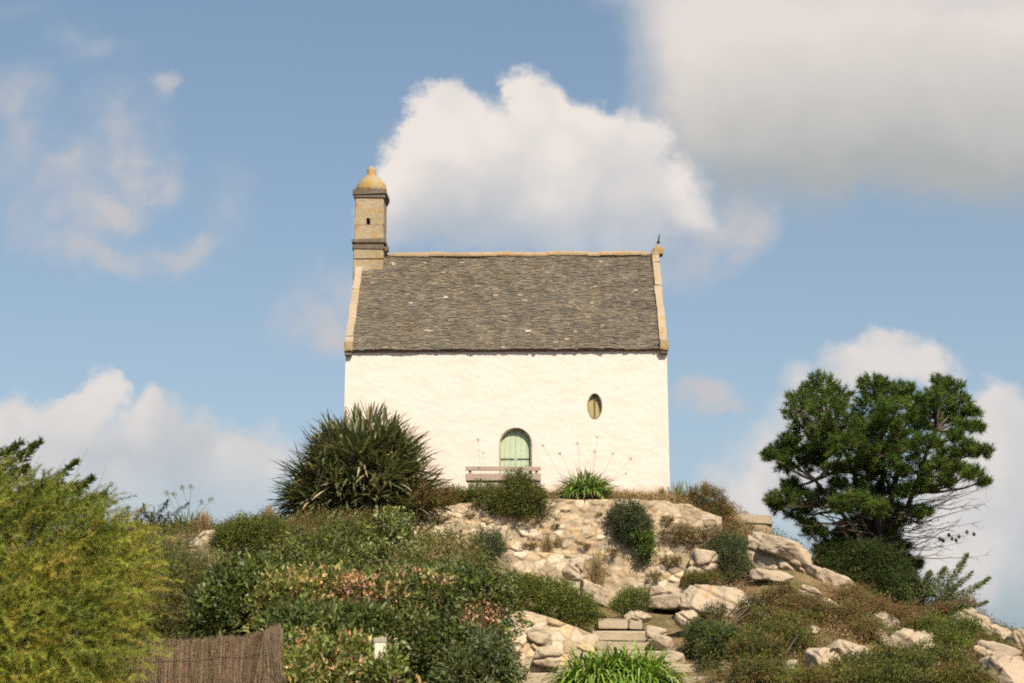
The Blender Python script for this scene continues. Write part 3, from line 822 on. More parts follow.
rock('pale stone in the lower green shrub under the broad sloping rock', 918, 664, None, 26, 13, .6, 96, .1, D(14), 2, 3.2, 4)
rock('small flat stone in brown heath below the long sunlit slab', 858, 606, None, 22, 9, .5, 61, .2, D(16), 1, 3, 4)
rock('pale stone half hidden in scrub left of the flat-faced rock', 772, 640, None, 16, 12, .4, 62, .2, D(10), 1, 3, 4)
rock('small pale stone in scrub by the bottom edge, right of the lower steps', 727, 668, None, 18, 12, .4, 63, .2, D(10), 1, 3, 4)
rock('lone pale stone between the broad sloping rock and the ledge rock', 962, 668, None, 20, 10, .4, 64, .2, D(14), 1, 3, 4)
rock('small pale stone in green scrub under the narrow sloping rock', 938, 662, None, 14, 9, .4, 65, .2, D(6), 1, 3, 4)

# ------------------------------------------------------------------ plants
def rdir(n): return unit(rng.normal(size=(n, 3)))
def pick(cols, n, jit=.25):
    c = np.array([k[:3] for k in cols], float); w = np.array([k[3] if len(k) > 3 else 1 for k in cols], float)
    ii = rng.choice(len(c), n, p=w / w.sum()); b = c[ii]
    return b * np.exp(rng.normal(0, jit, (n, 1))) * np.exp(rng.normal(0, jit * .25, (n, 3)))

def clump_leaves(mb, blobs, nclump, per, L, W, cols, csize, spread=.9, up=.25, jit=.25, shell=(.45, 1.12), cut=True, patch=None, rough_=.5, style='leaf'):
    """leafy twig-ends spread through the outer half of lobed blobs (blobs: N x 6 centre+radii)"""
    B = np.array(blobs, float); wt = (B[:, 3] * B[:, 5]) ** .9; bi = rng.choice(len(B), nclump, p=wt / wt.sum())
    d = rdir(nclump); d[:, 1] = np.where(rng.random(nclump) < .6, -np.abs(d[:, 1]), d[:, 1]); d[:, 2] = np.where(rng.random(nclump) < .35, np.abs(d[:, 2]), d[:, 2])
    rad = shell[0] + (shell[1] - shell[0]) * rng.random(nclump) ** .55
    lob = 1 + rough_ * fbm(d * 2.2 + bi[:, None] * 3.7, 3, 77)
    cp_ = B[bi, :3] + d * B[bi, 3:] * (rad * lob)[:, None]
    if cut:
        g = hz(cp_[:, 0], cp_[:, 1]); ok = cp_[:, 2] > g - .05
        cp_, d, bi = cp_[ok], d[ok], bi[ok]
    n = len(cp_); out = unit(d / B[bi, 3:] * B[bi, 3:].mean(1, keepdims=True))
    tw = unit(out * .8 + rdir(n) * .6 + np.array([0, 0, up]))
    cc = pick(cols, n, jit * .7)
    if patch is not None: cc = patch(cp_, cc)
    t = rng.random((n, per, 1))
    pos = cp_[:, None] + tw[:, None] * (t - .5) * csize * 2.0 + rng.normal(size=(n, per, 3)) * csize * .42
    ld = unit(tw[:, None] * .7 + rng.normal(size=(n, per, 3)) * spread * .6 + np.array([0, 0, .1]))
    c = cc[:, None] * np.exp(rng.normal(0, jit * .7, (n, per, 1)))
    pos, ld, c = pos.reshape(-1, 3), ld.reshape(-1, 3), c.reshape(-1, 3); m = len(pos)
    if style == 'needle': mb.needles(pos, ld, L * rng.uniform(.6, 1.3, m), W * rng.uniform(.7, 1.3, m), c)
    else:
        nr = unit(rdir(m) + np.array([.1, -.35, .7])); mb.leaves(pos, ld, nr, L * np.clip(np.exp(rng.normal(-.1, .38, m)), .4, 2), W * np.clip(np.exp(rng.normal(-.1, .38, m)), .4, 2), c)
    return cp_

def pb(px, py, Y, rx, ry, dep=None):
    """blob from photo pixels: centre, radii"""
    c = at(px, py, Y); a, b = rx / F * Y, ry / F * Y
    return (c.x, c.y, c.z, a, dep if dep else (a + b) / 2 * .8, b)

def gb(px, py, rx, ry, lift=.75):
    """blob whose foot stands on the ground seen just below the pixel"""
    g = hit(px, py + ry * lift, 20); return pb(px, py, g.y + .05, rx, ry)

def stems(parent, base, tips, r0, col=(.10, .075, .05), name='stem'):
    m = MB()
    for t in tips:
        b = np.array(base) + np.append(rng.normal(0, r0 * 2.5, 2), 0); t = np.array(t); md = (b + t) / 2 + rng.normal(0, .08, 3) * np.linalg.norm(t - b)
        md[2] += .1 * np.linalg.norm(t - b); k = np.linspace(0, 1, 6)[:, None]
        pts = (1 - k) ** 2 * b + 2 * k * (1 - k) * md + k ** 2 * t
        m.tube(pts, np.linspace(r0, r0 * .25, 6), 5, col)
    return m.build(name, M_bark, parent, True)

def shrub(name, label, blobs, ncl, per, L, W, cols, cs, cat='shrub', mat=None, stem=.03, stem_col=(.10, .075, .05), ntip=14, **kw):
    B = np.array(blobs); bx, by = B[:, 0].mean(), B[:, 1].mean() + .1
    e = empty(name, (bx, by, ground(bx, by)), label, cat)
    m = MB(); cps = clump_leaves(m, blobs, ncl, per, L, W, cols, cs, **kw)
    m.build('foliage', mat or M_leaf, e)
    if len(cps):
        tips = cps[rng.choice(len(cps), min(ntip, len(cps)), replace=False)]
        zb_ = ground(bx, by) - .05 if kw.get('cut', True) else max(ground(bx, by) - .05, (B[:, 2] - B[:, 5]).min())
        stems(e, (bx, by, zb_), tips, stem, stem_col)
    return e

DG = (.068, .082, .022); MG = (.115, .138, .028); LG = (.19, .21, .045); OL = (.155, .138, .042); GG = (.105, .115, .056); YG = (.25, .225, .045)
BR = (.18, .11, .055); OR = (.42, .25, .12); GO = (.42, .33, .13); PK = (.52, .32, .22); RD = (.28, .13, .08); TN = (.36, .26, .14); PL = (.24, .26, .12)

# --- left foreground: feathery tamarisk
tam_b = [pb(*q) for q in [(15, 562, 13.2, 95, 76, .9), (-40, 545, 13.4, 95, 78, .9), (85, 590, 13.0, 66, 72, .8), (20, 640, 12.6, 110, 80, .9), (88, 645, 12.6, 52, 56, .7), (-60, 640, 12.8, 110, 90, .9), (112, 560, 13.4, 36, 40, .6), (60, 534, 13.4, 48, 42, .6), (10, 522, 13.6, 50, 42, .6), (30, 720, 12.4, 105, 70, .9)]]
tam = empty('tamarisk', (-4.6, 13.1, ground(-4.6, 13.1)), 'big feathery yellow-green tamarisk bush filling the left foreground', 'shrub')
B = np.array(tam_b)
npl = 4200; wt = B[:, 3] * B[:, 5]; bi = rng.choice(len(B), npl, p=wt / wt.sum()); d = rdir(npl); d[:, 1] = np.where(rng.random(npl) < .65, -np.abs(d[:, 1]), d[:, 1])
start = B[bi, :3] + d * B[bi, 3:] * (.35 + .6 * rng.random((npl, 1)) ** .6)
pd = unit(d * .6 + np.array([.42, -.15, .42]) + rng.normal(0, .38, (npl, 3)))
pc = pick([(.28, .275, .05, 4), (.23, .25, .046, 4), (.155, .19, .038, 3), (.34, .26, .075, .7), (.34, .32, .075, 1.5)], npl, .17)
pn = fbm(start * 1.7, 3, 41)
pc *= np.exp(pn[:, None] * np.array([1.0, .75, .6]) - .06)
LN = rng.uniform(.20, .42, npl); per = 70
t = np.linspace(0, 1, per)[None, :, None]
dr = np.array([.12, 0, -.45])
P = start[:, None] + pd[:, None] * LN[:, None, None] * t + dr * (LN[:, None, None] * t * t) * .5
tang = unit(pd[:, None] + dr * t)
ld = unit(tang * .7 + rng.normal(size=(npl, per, 3)) * .5)
tm = MB(); m_ = npl * per
tm.needles(P.reshape(-1, 3), ld.reshape(-1, 3), rng.uniform(.03, .065, m_), rng.uniform(.005, .010, m_), (pc[:, None] * np.exp(rng.normal(0, .18, (npl, per, 1)))).reshape(-1, 3))
tm.build('foliage', M_leafm, tam)
stems(tam, (-4.6, 13.2, ground(-4.6, 13.2)), start[rng.choice(npl, 40, replace=False)], .035)
# long bare shoots over the top
for px, py, tx_, ty_ in [(30, 478, 40, 455), (52, 480, 66, 458), (70, 490, 88, 447), (95, 500, 106, 466), (20, 470, 26, 452), (108, 515, 118, 488)]:
    a, b = np.array(at(px, py, 13.2)), np.array(at(tx_, ty_, 13.2)); sm = MB(); sm.tube([a, (a + b) / 2 + [0, 0, .02], b], [.0035, .0028, .0014], 4, (.30, .22, .10)); sm.build('shoot', M_dry, tam)

# --- sprays for cypress / juniper
def spray(mb, a, b, r0, n, L, W, cols, fan=.5, jit=.2):
    """flattened plume of scale foliage along a curved axis from a to b"""
    a, b = np.array(a), np.array(b); ax = b - a; ln = np.linalg.norm(ax)
    t = rng.random(n) ** .8; bend = np.array([0, 0, -.12 * ln])
    P = a + ax * t[:, None] + bend * (np.sin(t * PI))[:, None] * .8
    wdt = r0 * np.sin(np.clip(t * .86 + .14, 0, 1) * PI) ** .7
    P = P + rng.normal(size=(n, 3)) * (wdt * .45)[:, None] * np.array([1, 1, .75])
    dd = unit(unit(ax) * 1.0 + rng.normal(size=(n, 3)) * fan + np.array([0, 0, .2]))
    mb.leaves(P, dd, unit(rdir(n) + np.array([0, -.4, .6])), L * rng.uniform(.6, 1.3, n), W * rng.uniform(.7, 1.3, n), pick(cols, n, jit))

cy = empty('cypress', (-7.4, 16.4, ground(-7.4, 16.4)), 'dark cypress with upswept sprays showing behind the tamarisk', 'tree')
cm = MB(); bmx = MB()
cyc = [(.065, .10, .025, 3), (.11, .14, .032, 2), (.17, .165, .04, 1)]
root = np.array([-7.4, 16.4, ground(-7.4, 16.4)])
trk = [root, root + [.1, 0, 1.2], root + [.2, 0, 2.6], np.array(at(-40, 455, 16.4))]
for (a, b, w, n) in [((-45, 482), (40, 441), .13, 900), ((-60, 464), (20, 443), .14, 800), ((-30, 500), (26, 466), .15, 700), ((10, 500), (76, 461), .10, 500), ((30, 508), (104, 494), .13, 800), ((40, 494), (92, 478), .11, 600), ((-20, 520), (60, 484), .2, 800), ((-80, 456), (-10, 436), .2, 800)]:
    A, Bq = at(a[0], a[1], 16.3), at(b[0], b[1], 15.9); spray(cm, A, Bq, w, n, .075, .022, cyc, .45)
    k = min(3, max(1, int((A.z - root[2]) / 1.2))); bmx.tube([trk[k] - np.array([0, 0, .3]), np.array(A), (np.array(A) * .35 + np.array(Bq) * .65)], [.035, .02, .006], 5, (.09, .06, .04))
cm.build('foliage', M_leafm, cy)
bmx.tube(trk, [.13, .1, .07, .03], 8, (.10, .07, .05)); bmx.build('trunk', M_bark, cy, True)

# --- left slope shrubs
shrub('fine_leaved_shrub', 'grey-olive fine-leaved shrub behind the brushwood fence, right of the tamarisk', [pb(195, 605, 22.5, 46, 45), pb(165, 585, 23, 38, 40), pb(225, 625, 22, 34, 30), pb(150, 620, 22, 35, 40)], 1500, 26, .06, .014, [GG + (3,), OL + (3,), (.12, .11, .05, 1), DG + (1,)], .14, mat=M_leafm)
shrub('bronze_shrub', 'thin brownish shrub in front of the little dark juniper', [pb(158, 572, 26, 34, 26), pb(135, 555, 26, 28, 32), pb(120, 590, 24, 30, 40)], 900, 20, .055, .014, [BR + (2.5,), OL + (3,), TN + (1.4,), (.09, .06, .04, 1)], .16, mat=M_leafm, stem_col=(.17, .12, .08), ntip=40, stem=.018)
def upright(label, px, py0, py1, Y, w, n, cols):
    a = at(px, py0, Y); e = empty('juniper', (a.x, a.y, ground(a.x, a.y)), label, 'shrub'); m = MB()
    H = (py0 - py1) / F * Y
    for k in range(14):
        f_ = k / 13; A = at(px + rng.normal(0, w * .15), py0 - (py0 - py1) * f_ * .75, Y); tip = A + Vector((rng.normal(0, .32) * w / 14, rng.normal(0, .2), H * .28))
        spray(m, A, tip, .10, n // 14, .06, .016, cols, .6)
    m.build('foliage', M_leafm, e); s = MB(); s.tube([np.array([a.x, a.y, ground(a.x, a.y)]), np.array(at(px, (py0 + py1) / 2, Y)), np.array(at(px, py1 + 4, Y))], [.04, .03, .01], 6, (.08, .06, .04)); s.build('trunk', M_bark, e, True)
upright('little dark upright juniper on the left skyline', 154, 555, 502, 30, 14, 2600, [(.025, .04, .022, 3), (.045, .065, .035, 2)])
upright('smaller of the two dark junipers, nearer the tamarisk', 137, 555, 512, 30, 9, 1100, [(.03, .045, .022, 3), (.05, .065, .035, 2)])
shrub('cushion_shrub', 'rounded mid-green cushion shrub on the left bank, left of the spiky clump', [pb(250, 541, 32, 36, 21), pb(232, 545, 31.8, 20, 18), pb(270, 538, 32.2, 20, 18)], 1300, 24, .055, .016, [MG + (3,), (.065, .09, .025, 3), OL + (1.5,), LG + (.5,)], .11, mat=M_leafm, rough_=.2)

# generic strap-leaved clump
def strap(mb, base, n, L, W, cols, droop=.9, spread=.25, tilt=(.15, .95), jit=.2):
    az = rng.uniform(0, 2 * PI, n); tl = rng.uniform(*tilt, n)
    d = np.stack([np.cos(az) * np.sin(tl), np.sin(az) * np.sin(tl), np.cos(tl)], -1)
    r = spread * np.sqrt(rng.random(n)); p = np.array(base) + np.stack([np.cos(az + rng.normal(0, .5, n)) * r, np.sin(az) * r, np.zeros(n)], -1)
    mb.blades(p, d, L * rng.uniform(.65, 1.15, n), W * rng.uniform(.75, 1.2, n), droop * rng.uniform(.5, 1.4, n), pick(cols, n, jit))
def flower_stalk(parent, base, tip, hr, col, r=.008, head='ball', bend=.04):
    s = MB(); b, t = np.array(base), np.array(tip); md = (b + t) / 2 + [bend * rng.normal(), 0, .03]
    k = np.linspace(0, 1, 6)[:, None]; pts = (1 - k) ** 2 * b + 2 * k * (1 - k) * md + k ** 2 * t
    s.tube(pts, np.linspace(r, r * .6, 6), 5, (.14, .14, .05)); st = s.build('flower_stalk', M_dry, parent)
    h = MB(); n = 46; d = unit(rng.normal(size=(n, 3)) + np.array([0, 0, .35])); 
    for q in range(18): h.tube([t, t + d[q] * hr * .8], [.003, .002], 3, col, False)
    h.leaves(t + d * hr * rng.uniform(.5, .95, (n, 1)), d, rdir(n), np.full(n, hr * .55), np.full(n, hr * .22), np.array(col) * rng.uniform(.7, 1.3, (n, 1)))
    h.build('flower_head', M_dry, st)

ag_b = hit(186, 531, 25)
ag = empty('agapanthus', ag_b, 'seeding agapanthus with tall stalks on the left skyline', 'plant')
m = MB(); strap(m, ag_b + Vector((0, 0, .0)), 130, .62, .035, [(.07, .12, .025, 3), (.12, .16, .04, 2), (.20, .17, .06, .6)], 1.2, .4); m.build('foliage', M_leaf, ag)
for px, py in [(167, 493), (174, 495), (182, 488), (191, 487.5), (211, 500), (201, 503)]:
    flower_stalk(ag, ag_b + Vector((rng.normal(0, .12) + (px - 186) * .004, 0, .1)), at(px, py, ag_b.y - .1), .07, (.17, .16, .055))

# --- hedge in front
def patch_or(cx, c2, r, amt, tint):
    c = np.array(cx)
    def f(p, cc):
        d_ = np.linalg.norm((p - c) / np.array(r), axis=1) + fbm(p * 2.5, 2, 5) * .5
        w = (rng.random(len(p)) < amt * (1 - sstep(.5, 1.15, d_)))[:, None]
        return np.where(w, pick(tint, len(p), .2), cc)
    return f
hedge = [DG + (3,), MG + (3,), (.075, .11, .03, 1.5), PL + (.25,)]
shrub('glossy_shrub', 'dark glossy-leaved shrub right behind the brushwood fence', [pb(238, 602, 21, 34, 33), pb(262, 590, 21.3, 26, 26), pb(215, 618, 20.6, 24, 22)], 900, 15, .085, .042, hedge, .11)
shrub('golden_shrub', 'hedge shrub with yellow and orange young leaves, left end of the coloured band', [pb(292, 604, 20.8, 34, 26), pb(325, 602, 21.2, 34, 24), pb(272, 606, 20.6, 20, 22)], 900, 14, .075, .036, [GO + (1.6,), OR + (1.1,), MG + (3,), LG + (1.8,), DG + (1.,)], .11)
o1 = at(370, 600, 22.5)
shrub('copper_shrub', 'hedge shrub with a bright coppery pink patch, middle of the coloured band', [pb(372, 603, 21.2, 42, 24), pb(412, 600, 21.8, 34, 24), pb(348, 606, 21, 24, 22)], 1100, 14, .075, .036, [MG + (3.2,), OR + (1.,), BR + (.6,), GO + (.8,), DG + (2,), PK + (.5,)], .11, patch=patch_or(at(358, 603, 20.9), None, (.42, .8, .34), .6, [PK + (2,), OR + (2,), (.45, .24, .12, 1)]))
shrub('broad_shrub', 'plain green broad-leaved shrub below the coloured band, left of the little sign', [pb(320, 640, 19.8, 46, 28), pb(362, 636, 20, 34, 26), pb(290, 650, 19.5, 32, 34)], 1300, 15, .085, .042, hedge, .11)
shrub('low_mixed_shrub', 'light green shrub flecked with orange at the bottom edge, right of the fence', [pb(310, 672, 18, 44, 30), pb(350, 668, 18.0, 34, 26), pb(345, 700, 17.8, 60, 30), pb(285, 690, 17.6, 34, 30)], 1300, 14, .075, .036, [MG + (3,), LG + (2.4,), OR + (.7,), GO + (.8,), PL + (.6,)], .10)
shrub('tall_dark_shrub', 'largest dark green hedge shrub, between the little sign and the stone wall', [pb(440, 630, 22, 56, 50), pb(478, 615, 22.3, 36, 42), pb(410, 660, 21, 46, 40), pb(465, 675, 21, 50, 40), pb(430, 590, 23, 50, 24)], 2700, 15, .075, .036, [DG + (4,), MG + (3,), (.07, .10, .03, 1.5), PL + (.3,), BR + (.25,)], .11, patch=patch_or(at(487, 622, 21.6), None, (.35, .9, .3), .6, [PK + (1.5,), RD + (2,), OR + (1,)]), ntip=24)
shrub('grey_leaved_shrub', 'blue-grey leaved shrub at the bottom edge beside the lowest stone slab', [pb(488, 672, 20.2, 26, 30), pb(468, 685, 20, 30, 26)], 700, 15, .07, .032, [GG + (3,), (.09, .115, .05, 2), DG + (2,), MG + (1,)], .10)
shrub('variegated_shrub', 'upright leafy shrub with pale leaf tips and a white flower spike, below the spiky clump', [pb(392, 548, 28.5, 22, 32), pb(375, 565, 28, 26, 22), pb(405, 570, 28, 24, 22)], 800, 15, .085, .04, [MG + (3,), LG + (2,), PL + (1.6,), DG + (1.5,), (.40, .36, .2, .5)], .12)
shrub('mixed_green_shrub', 'dense dark green shrub on the left slope above the coloured band', [pb(320, 560, 27.5, 42, 24), pb(350, 548, 28.3, 34, 22), pb(290, 572, 26.5, 34, 20), pb(335, 580, 26, 46, 16)], 1400, 15, .075, .035, [DG + (3,), MG + (3,), OL + (1.5,), LG + (.6,)], .12)
shrub('olive_shrub', 'loose olive-brown shrub above the tall dark hedge shrub', [pb(445, 565, 28.5, 42, 24), pb(415, 575, 27.5, 34, 22), pb(465, 582, 27, 36, 24), pb(440, 545, 30, 30, 14)], 1400, 16, .05, .02, [OL + (3,), MG + (2,), BR + (1.2,), TN + (.6,), DG + (1,)], .14, mat=M_leafm)
shrub('round_grey_shrub', 'small round grey-green shrub against the left end of the retaining wall', [pb(488, 554, 33.5, 19, 22), pb(478, 562, 33.2, 16, 16)], 600, 18, .05, .02, [GG + (3,), (.05, .07, .035, 2), OL + (1,)], .09, mat=M_leafm)
shrub('heather', 'olive and rust heather mound at the foot of the spiky clump', [pb(325, 527, 35, 34, 15), pb(365, 528, 35, 30, 14), pb(295, 535, 34.5, 24, 12), pb(345, 540, 34, 40, 12)], 1200, 20, .045, .012, [OL + (3,), BR + (2,), (.10, .10, .03, 2), OR + (.25,)], .12, mat=M_leafm)
shrub('heather', 'low orange-brown heather mound right of the spiky clump, on the terrace edge', [pb(404, 494, 36.8, 26, 13), pb(432, 500, 36.8, 22, 8), pb(385, 505, 36.6, 22, 10)], 700, 20, .045, .012, [BR + (3,), (.18, .10, .04, 1.5), OL + (2,)], .10, mat=M_leafm)

# --- spiky clump
sc0 = at(358, 510, 37.4); sc0.z = ground(sc0.x, sc0.y)
yu = empty('spiky_clump', sc0, 'huge spiky sword-leaved clump at the left corner of the chapel', 'plant')
blade = MB(); dead = MB(); tk = MB()
cc0 = np.array(at(359, 497, 37.3)); nh = 170
for k in range(nh):
    zz_ = 1 - (k + .5) / nh * 1.38; az = k * 2.39996; rr_ = math.sqrt(max(0, 1 - zz_ * zz_))
    dv = np.array([rr_ * math.cos(az), rr_ * math.sin(az), zz_]) + rng.normal(0, .13, 3); dv /= np.linalg.norm(dv)
    if dv[1] > .45: continue
    h = cc0 + dv * np.array([1.66 if dv[0] > 0 else 1.56, 1.2, 1.66]) * rng.uniform(.5, 1.1)
    n = 26
    d = unit(dv * .8 + rng.normal(size=(n, 3)) * .44 + np.array([.04, -.05, .2]))
    blade.blades(h + rng.normal(size=(n, 3)) * .08, d, rng.uniform(.6, 1.05, n), rng.uniform(.06, .095, n), rng.uniform(0, .5, n), pick([(.085, .098, .042, 4), (.14, .15, .065, 3), (.26, .24, .13, 2), (.42, .34, .22, .9)], n, .25), 4)
    if zz_ < .6:
        nd = 12; dd = unit(rng.normal(size=(nd, 3)) * .45 + dv * .4 + np.array([0, -.2, -.6])); dead.blades(h - dv * .12, dd, rng.uniform(.4, .75, nd), rng.uniform(.025, .045, nd), rng.uniform(.2, .8, nd), pick([(.28, .20, .12, 2), (.16, .11, .07, 2)], nd, .25), 4)
    if k % 6 == 0:
        b = np.array(sc0) + np.append(rng.normal(0, .2, 2), -.05); tk.tube([b, (b + h) / 2 + [0, 0, -.08], h], [.08, .07, .05], 6, (.14, .10, .07))
for k in range(70):
    dv = rdir(1)[0]; dv[2] = abs(dv[2]); h = cc0 + dv * np.array([.9, .7, 1.1]) * rng.uniform(.2, 1); nd = 16
    dd = unit(rng.normal(size=(nd, 3)) * .7 + dv * .5); dead.blades(h, dd, rng.uniform(.5, .9, nd), rng.uniform(.05, .08, nd), rng.uniform(.2, .9, nd), pick([(.13, .10, .06, 2), (.08, .08, .04, 2)], nd, .25), 4)
blade.build('foliage', M_leaf, yu); dead.build('dead_leaves', M_dry, yu); tk.build('trunk', M_bark, yu, True)

# --- agapanthus in front of the chapel and by the steps
a2 = at(586, 499, 37.9); a2.z = ground(a2.x, a2.y)
agc = empty('agapanthus', a2, 'green agapanthus with tall seed stalks against the chapel wall', 'plant')
m = MB(); strap(m, a2, 460, .76, .052, [(.12, .19, .03, 4), (.18, .26, .05, 3), (.28, .33, .10, 1)], 2.1, .40, (.05, 1.2)); m.build('foliage', M_leaf, agc)
for px, py in [(560, 454), (577.5, 443.5), (594.5, 452), (597, 437.5), (613, 454), (631, 459), (626, 474), (543, 446)]:
    flower_stalk(agc, a2 + Vector(((px - 586) * .012, 0, .3)), at(px, py, 37.8), .042, (.30, .26, .13), .004)
a3 = at(616, 694, 28.7); a3.z = zat(690, 28.7)
agb = empty('agapanthus', a3, 'broad bright green agapanthus clump at the bottom edge in front of the steps', 'plant')
m = MB()
for px in (588, 600, 612, 622, 633, 645): strap(m, at(px, 692, 28.7 + rng.uniform(-.25, .2)), 300, 1.02, .056, [(.12, .20, .02, 4), (.18, .27, .035, 3), (.30, .38, .11, 1.2)], 3.1, .30, (.03, 1.15))
m.build('foliage', M_leaf, agb)

# thin seeding stalk left of the bench
w0 = at(486, 484, 37.3); w0.z = ground(w0.x, w0.y)
wd = empty('seeding_weed', w0, 'lone thin seeding stalk against the wall left of the bench', 'plant')
flower_stalk(wd, w0, at(478, 440, 37.6), .045, (.32, .28, .16), .004); flower_stalk(wd, w0, at(483, 453, 37.6), .03, (.32, .28, .16), .003)
m = MB(); strap(m, w0, 24, .3, .03, [MG, OL], 1.2, .1); m.build('foliage', M_leaf, wd)

# --- terrace wall plants
shrub('hanging_shrub', 'dark shrub spilling over the retaining wall in front of the bench', [pb(490, 496, 37.3, 26, 13), pb(517, 489, 37.1, 15, 17), pb(528, 502, 36.9, 22, 17), pb(508, 504, 37.0, 26, 12)], 1400, 18, .05, .022, [DG + (3,), MG + (2,), OL + (2,), (.09, .10, .04, 1)], .09, mat=M_leafm, cut=False, ntip=24)
shrub('terrace_weed', 'low green weeds on the terrace edge left of the bench', [pb(456, 497, 37.4, 16, 9), pb(442, 500, 37.3, 12, 7)], 260, 18, .05, .018, [MG + (2,), OL + (2,), BR + (1,)], .07, mat=M_leafm)
shrub('domed_shrub', 'grey-green domed shrub growing out of the retaining wall', [pb(628, 521, 36.8, 20, 19), pb(637, 530, 36.7, 16, 14)], 900, 18, .05, .018, [(.045, .065, .035, 3), GG + (3,), DG + (1,)], .08, mat=M_leafm, cut=False, rough_=.2)
shrub('bright_fern', 'bright green leafy tuft hanging beneath the domed shrub', [pb(646, 546, 36.5, 9, 15), pb(640, 538, 36.5, 9, 9)], 220, 18, .06, .022, [(.08, .13, .025, 3), MG + (2,)], .07, cut=False)
shrub('spreading_shrub', 'low spreading bright olive shrub above the step side wall', [pb(540, 597, 33, 36, 19), pb(565, 607, 32.6, 28, 16), pb(518, 590, 33.2, 24, 14), pb(583, 616, 32.4, 16, 12)], 1700, 20, .05, .018, [(.085, .115, .025, 4), MG + (2.5,), LG + (1.5,), OL + (1.5,)], .09, mat=M_leafm, rough_=.25)
shrub('step_shrub', 'small feathery green shrub between the granite ledge and the top step', [pb(634, 601, 33.9, 17, 12), pb(622, 607, 33.7, 13, 8)], 500, 18, .06, .012, [(.075, .11, .03, 3), LG + (1.5,), OL + (1,)], .08, mat=M_leafm, up=.9)
shrub('trailing_shrub', 'dark trailing shrub between the layered rock and the cleft outcrop', [pb(733, 563, 36.2, 14, 28), pb(724, 548, 36.6, 20, 12), pb(742, 578, 35.9, 13, 16)], 900, 18, .05, .016, [GG + (3,), (.05, .075, .04, 3), OL + (1,)], .10, mat=M_leafm, cut=False)
shrub('brown_scrub', 'brown dry scrub draped over the right end of the retaining wall', [pb(700, 538, 36.9, 32, 10), pb(675, 534, 36.8, 22, 8), pb(735, 532, 37.2, 26, 9)], 900, 18, .045, .012, [BR + (3,), OL + (2,), TN + (1,), (.09, .06, .045, 2)], .10, mat=M_leafm, cut=False)
shrub('russet_bush', 'russet-brown bush at the right corner of the chapel terrace', [pb(708, 505, 38.0, 21, 17), pb(716, 516, 37.7, 17, 12), pb(690, 503, 38.1, 13, 10)], 800, 18, .05, .016, [BR + (3,), OL + (2,), (.10, .07, .04, 2), MG + (.6,)], .10, mat=M_leafm)
shrub('rock_cushion', 'low olive cushion plant on top of the largest boulder', [pb(703, 580, 34.6, 20, 8)], 300, 18, .045, .014, [OL + (3,), MG + (2,), BR + (1,)], .07, mat=M_leafm, cut=False)
shrub('boulder_shrub', 'dark shrub at the right foot of the largest boulder', [pb(753, 612, 33.4, 16, 16), pb(700, 631, 31.6, 14, 9), pb(717, 612, 32.4, 12, 8)], 600, 18, .045, .014, [(.10, .075, .05, 2), OL + (2,), GG + (2,)], .08, mat=M_leafm, cut=False)
i0 = at(683, 497, 38.4); i0.z = ground(i0.x, i0.y)
ir_ = empty('iris_clump', i0, 'pale sword-leaved plants beside the chapel right corner', 'plant'); m = MB()
for px in (673, 680, 690): strap(m, Vector((at(px, 497, 38.4).x, 38.4, i0.z)), 16, .55, .04, [(.10, .13, .05, 2), (.22, .20, .09, 2), TN + (1,)], .3, .08, (0, .45))
m.build('foliage', M_leaf, ir_)

# --- dry grass tufts (one built, then copied)
def tuft_mesh(n, L, cols):
    m = MB(); az = rng.uniform(0, 2 * PI, n); tl = rng.uniform(0, .75, n); d = np.stack([np.cos(az) * np.sin(tl), np.sin(az) * np.sin(tl), np.cos(tl)], -1)
    m.blades(rng.normal(0, .05, (n, 3)) * [1, 1, .1], d, L * rng.uniform(.5, 1.15, n), np.full(n, .009), rng.uniform(.1, .9, n), pick(cols, n, .25), 4); return m
tb_ = tuft_mesh(260, .5, [TN + (3,), (.36, .27, .15, 2), BR + (2,), OL + (.6,)])
t0 = tb_.build('grass_tuft', M_dry); t0.location = at(597, 588, 35.9)
tag(t0, 'tall reddish dry grass tuft against the retaining wall, right of the upright grey rock', 'grass', 'dry grass tufts')
t0.scale = (1.5, 1.3, 1.9)
for lab, px, py, Y, s in [
    ('dry grass tuft at the foot of the retaining wall above the terrace wall', 547, 553, 36.3, 1.0), ('small dark-tipped grass tuft just right of the terrace wall grass', 558, 548, 36.25, .7),
    ('golden dry grass beside the seeding agapanthus on the left skyline', 203, 533, 33.4, 1.1), ('rust dry grass behind the round cushion shrub', 268, 522, 34.2, .9),
    ('dry grass tuft on the bare bank under the cushion shrub', 226, 574, 31.6, 1.0), ('tawny grass tuft at the top of the retaining wall beside the right agapanthus', 616, 503, 37.2, .7),
    ('dry plume grass above the russet bush', 706, 497, 38.3, .9), ('reddish weed tuft against the foot of the chapel wall', 662, 497, 38.3, .6)]:
    c = t0.copy(); COL.objects.link(c); c.location = at(px, py, Y); c.scale = (s * 1.1, s, s); c.rotation_euler = (0, 0, rng.uniform(0, 6)); c['label'] = lab

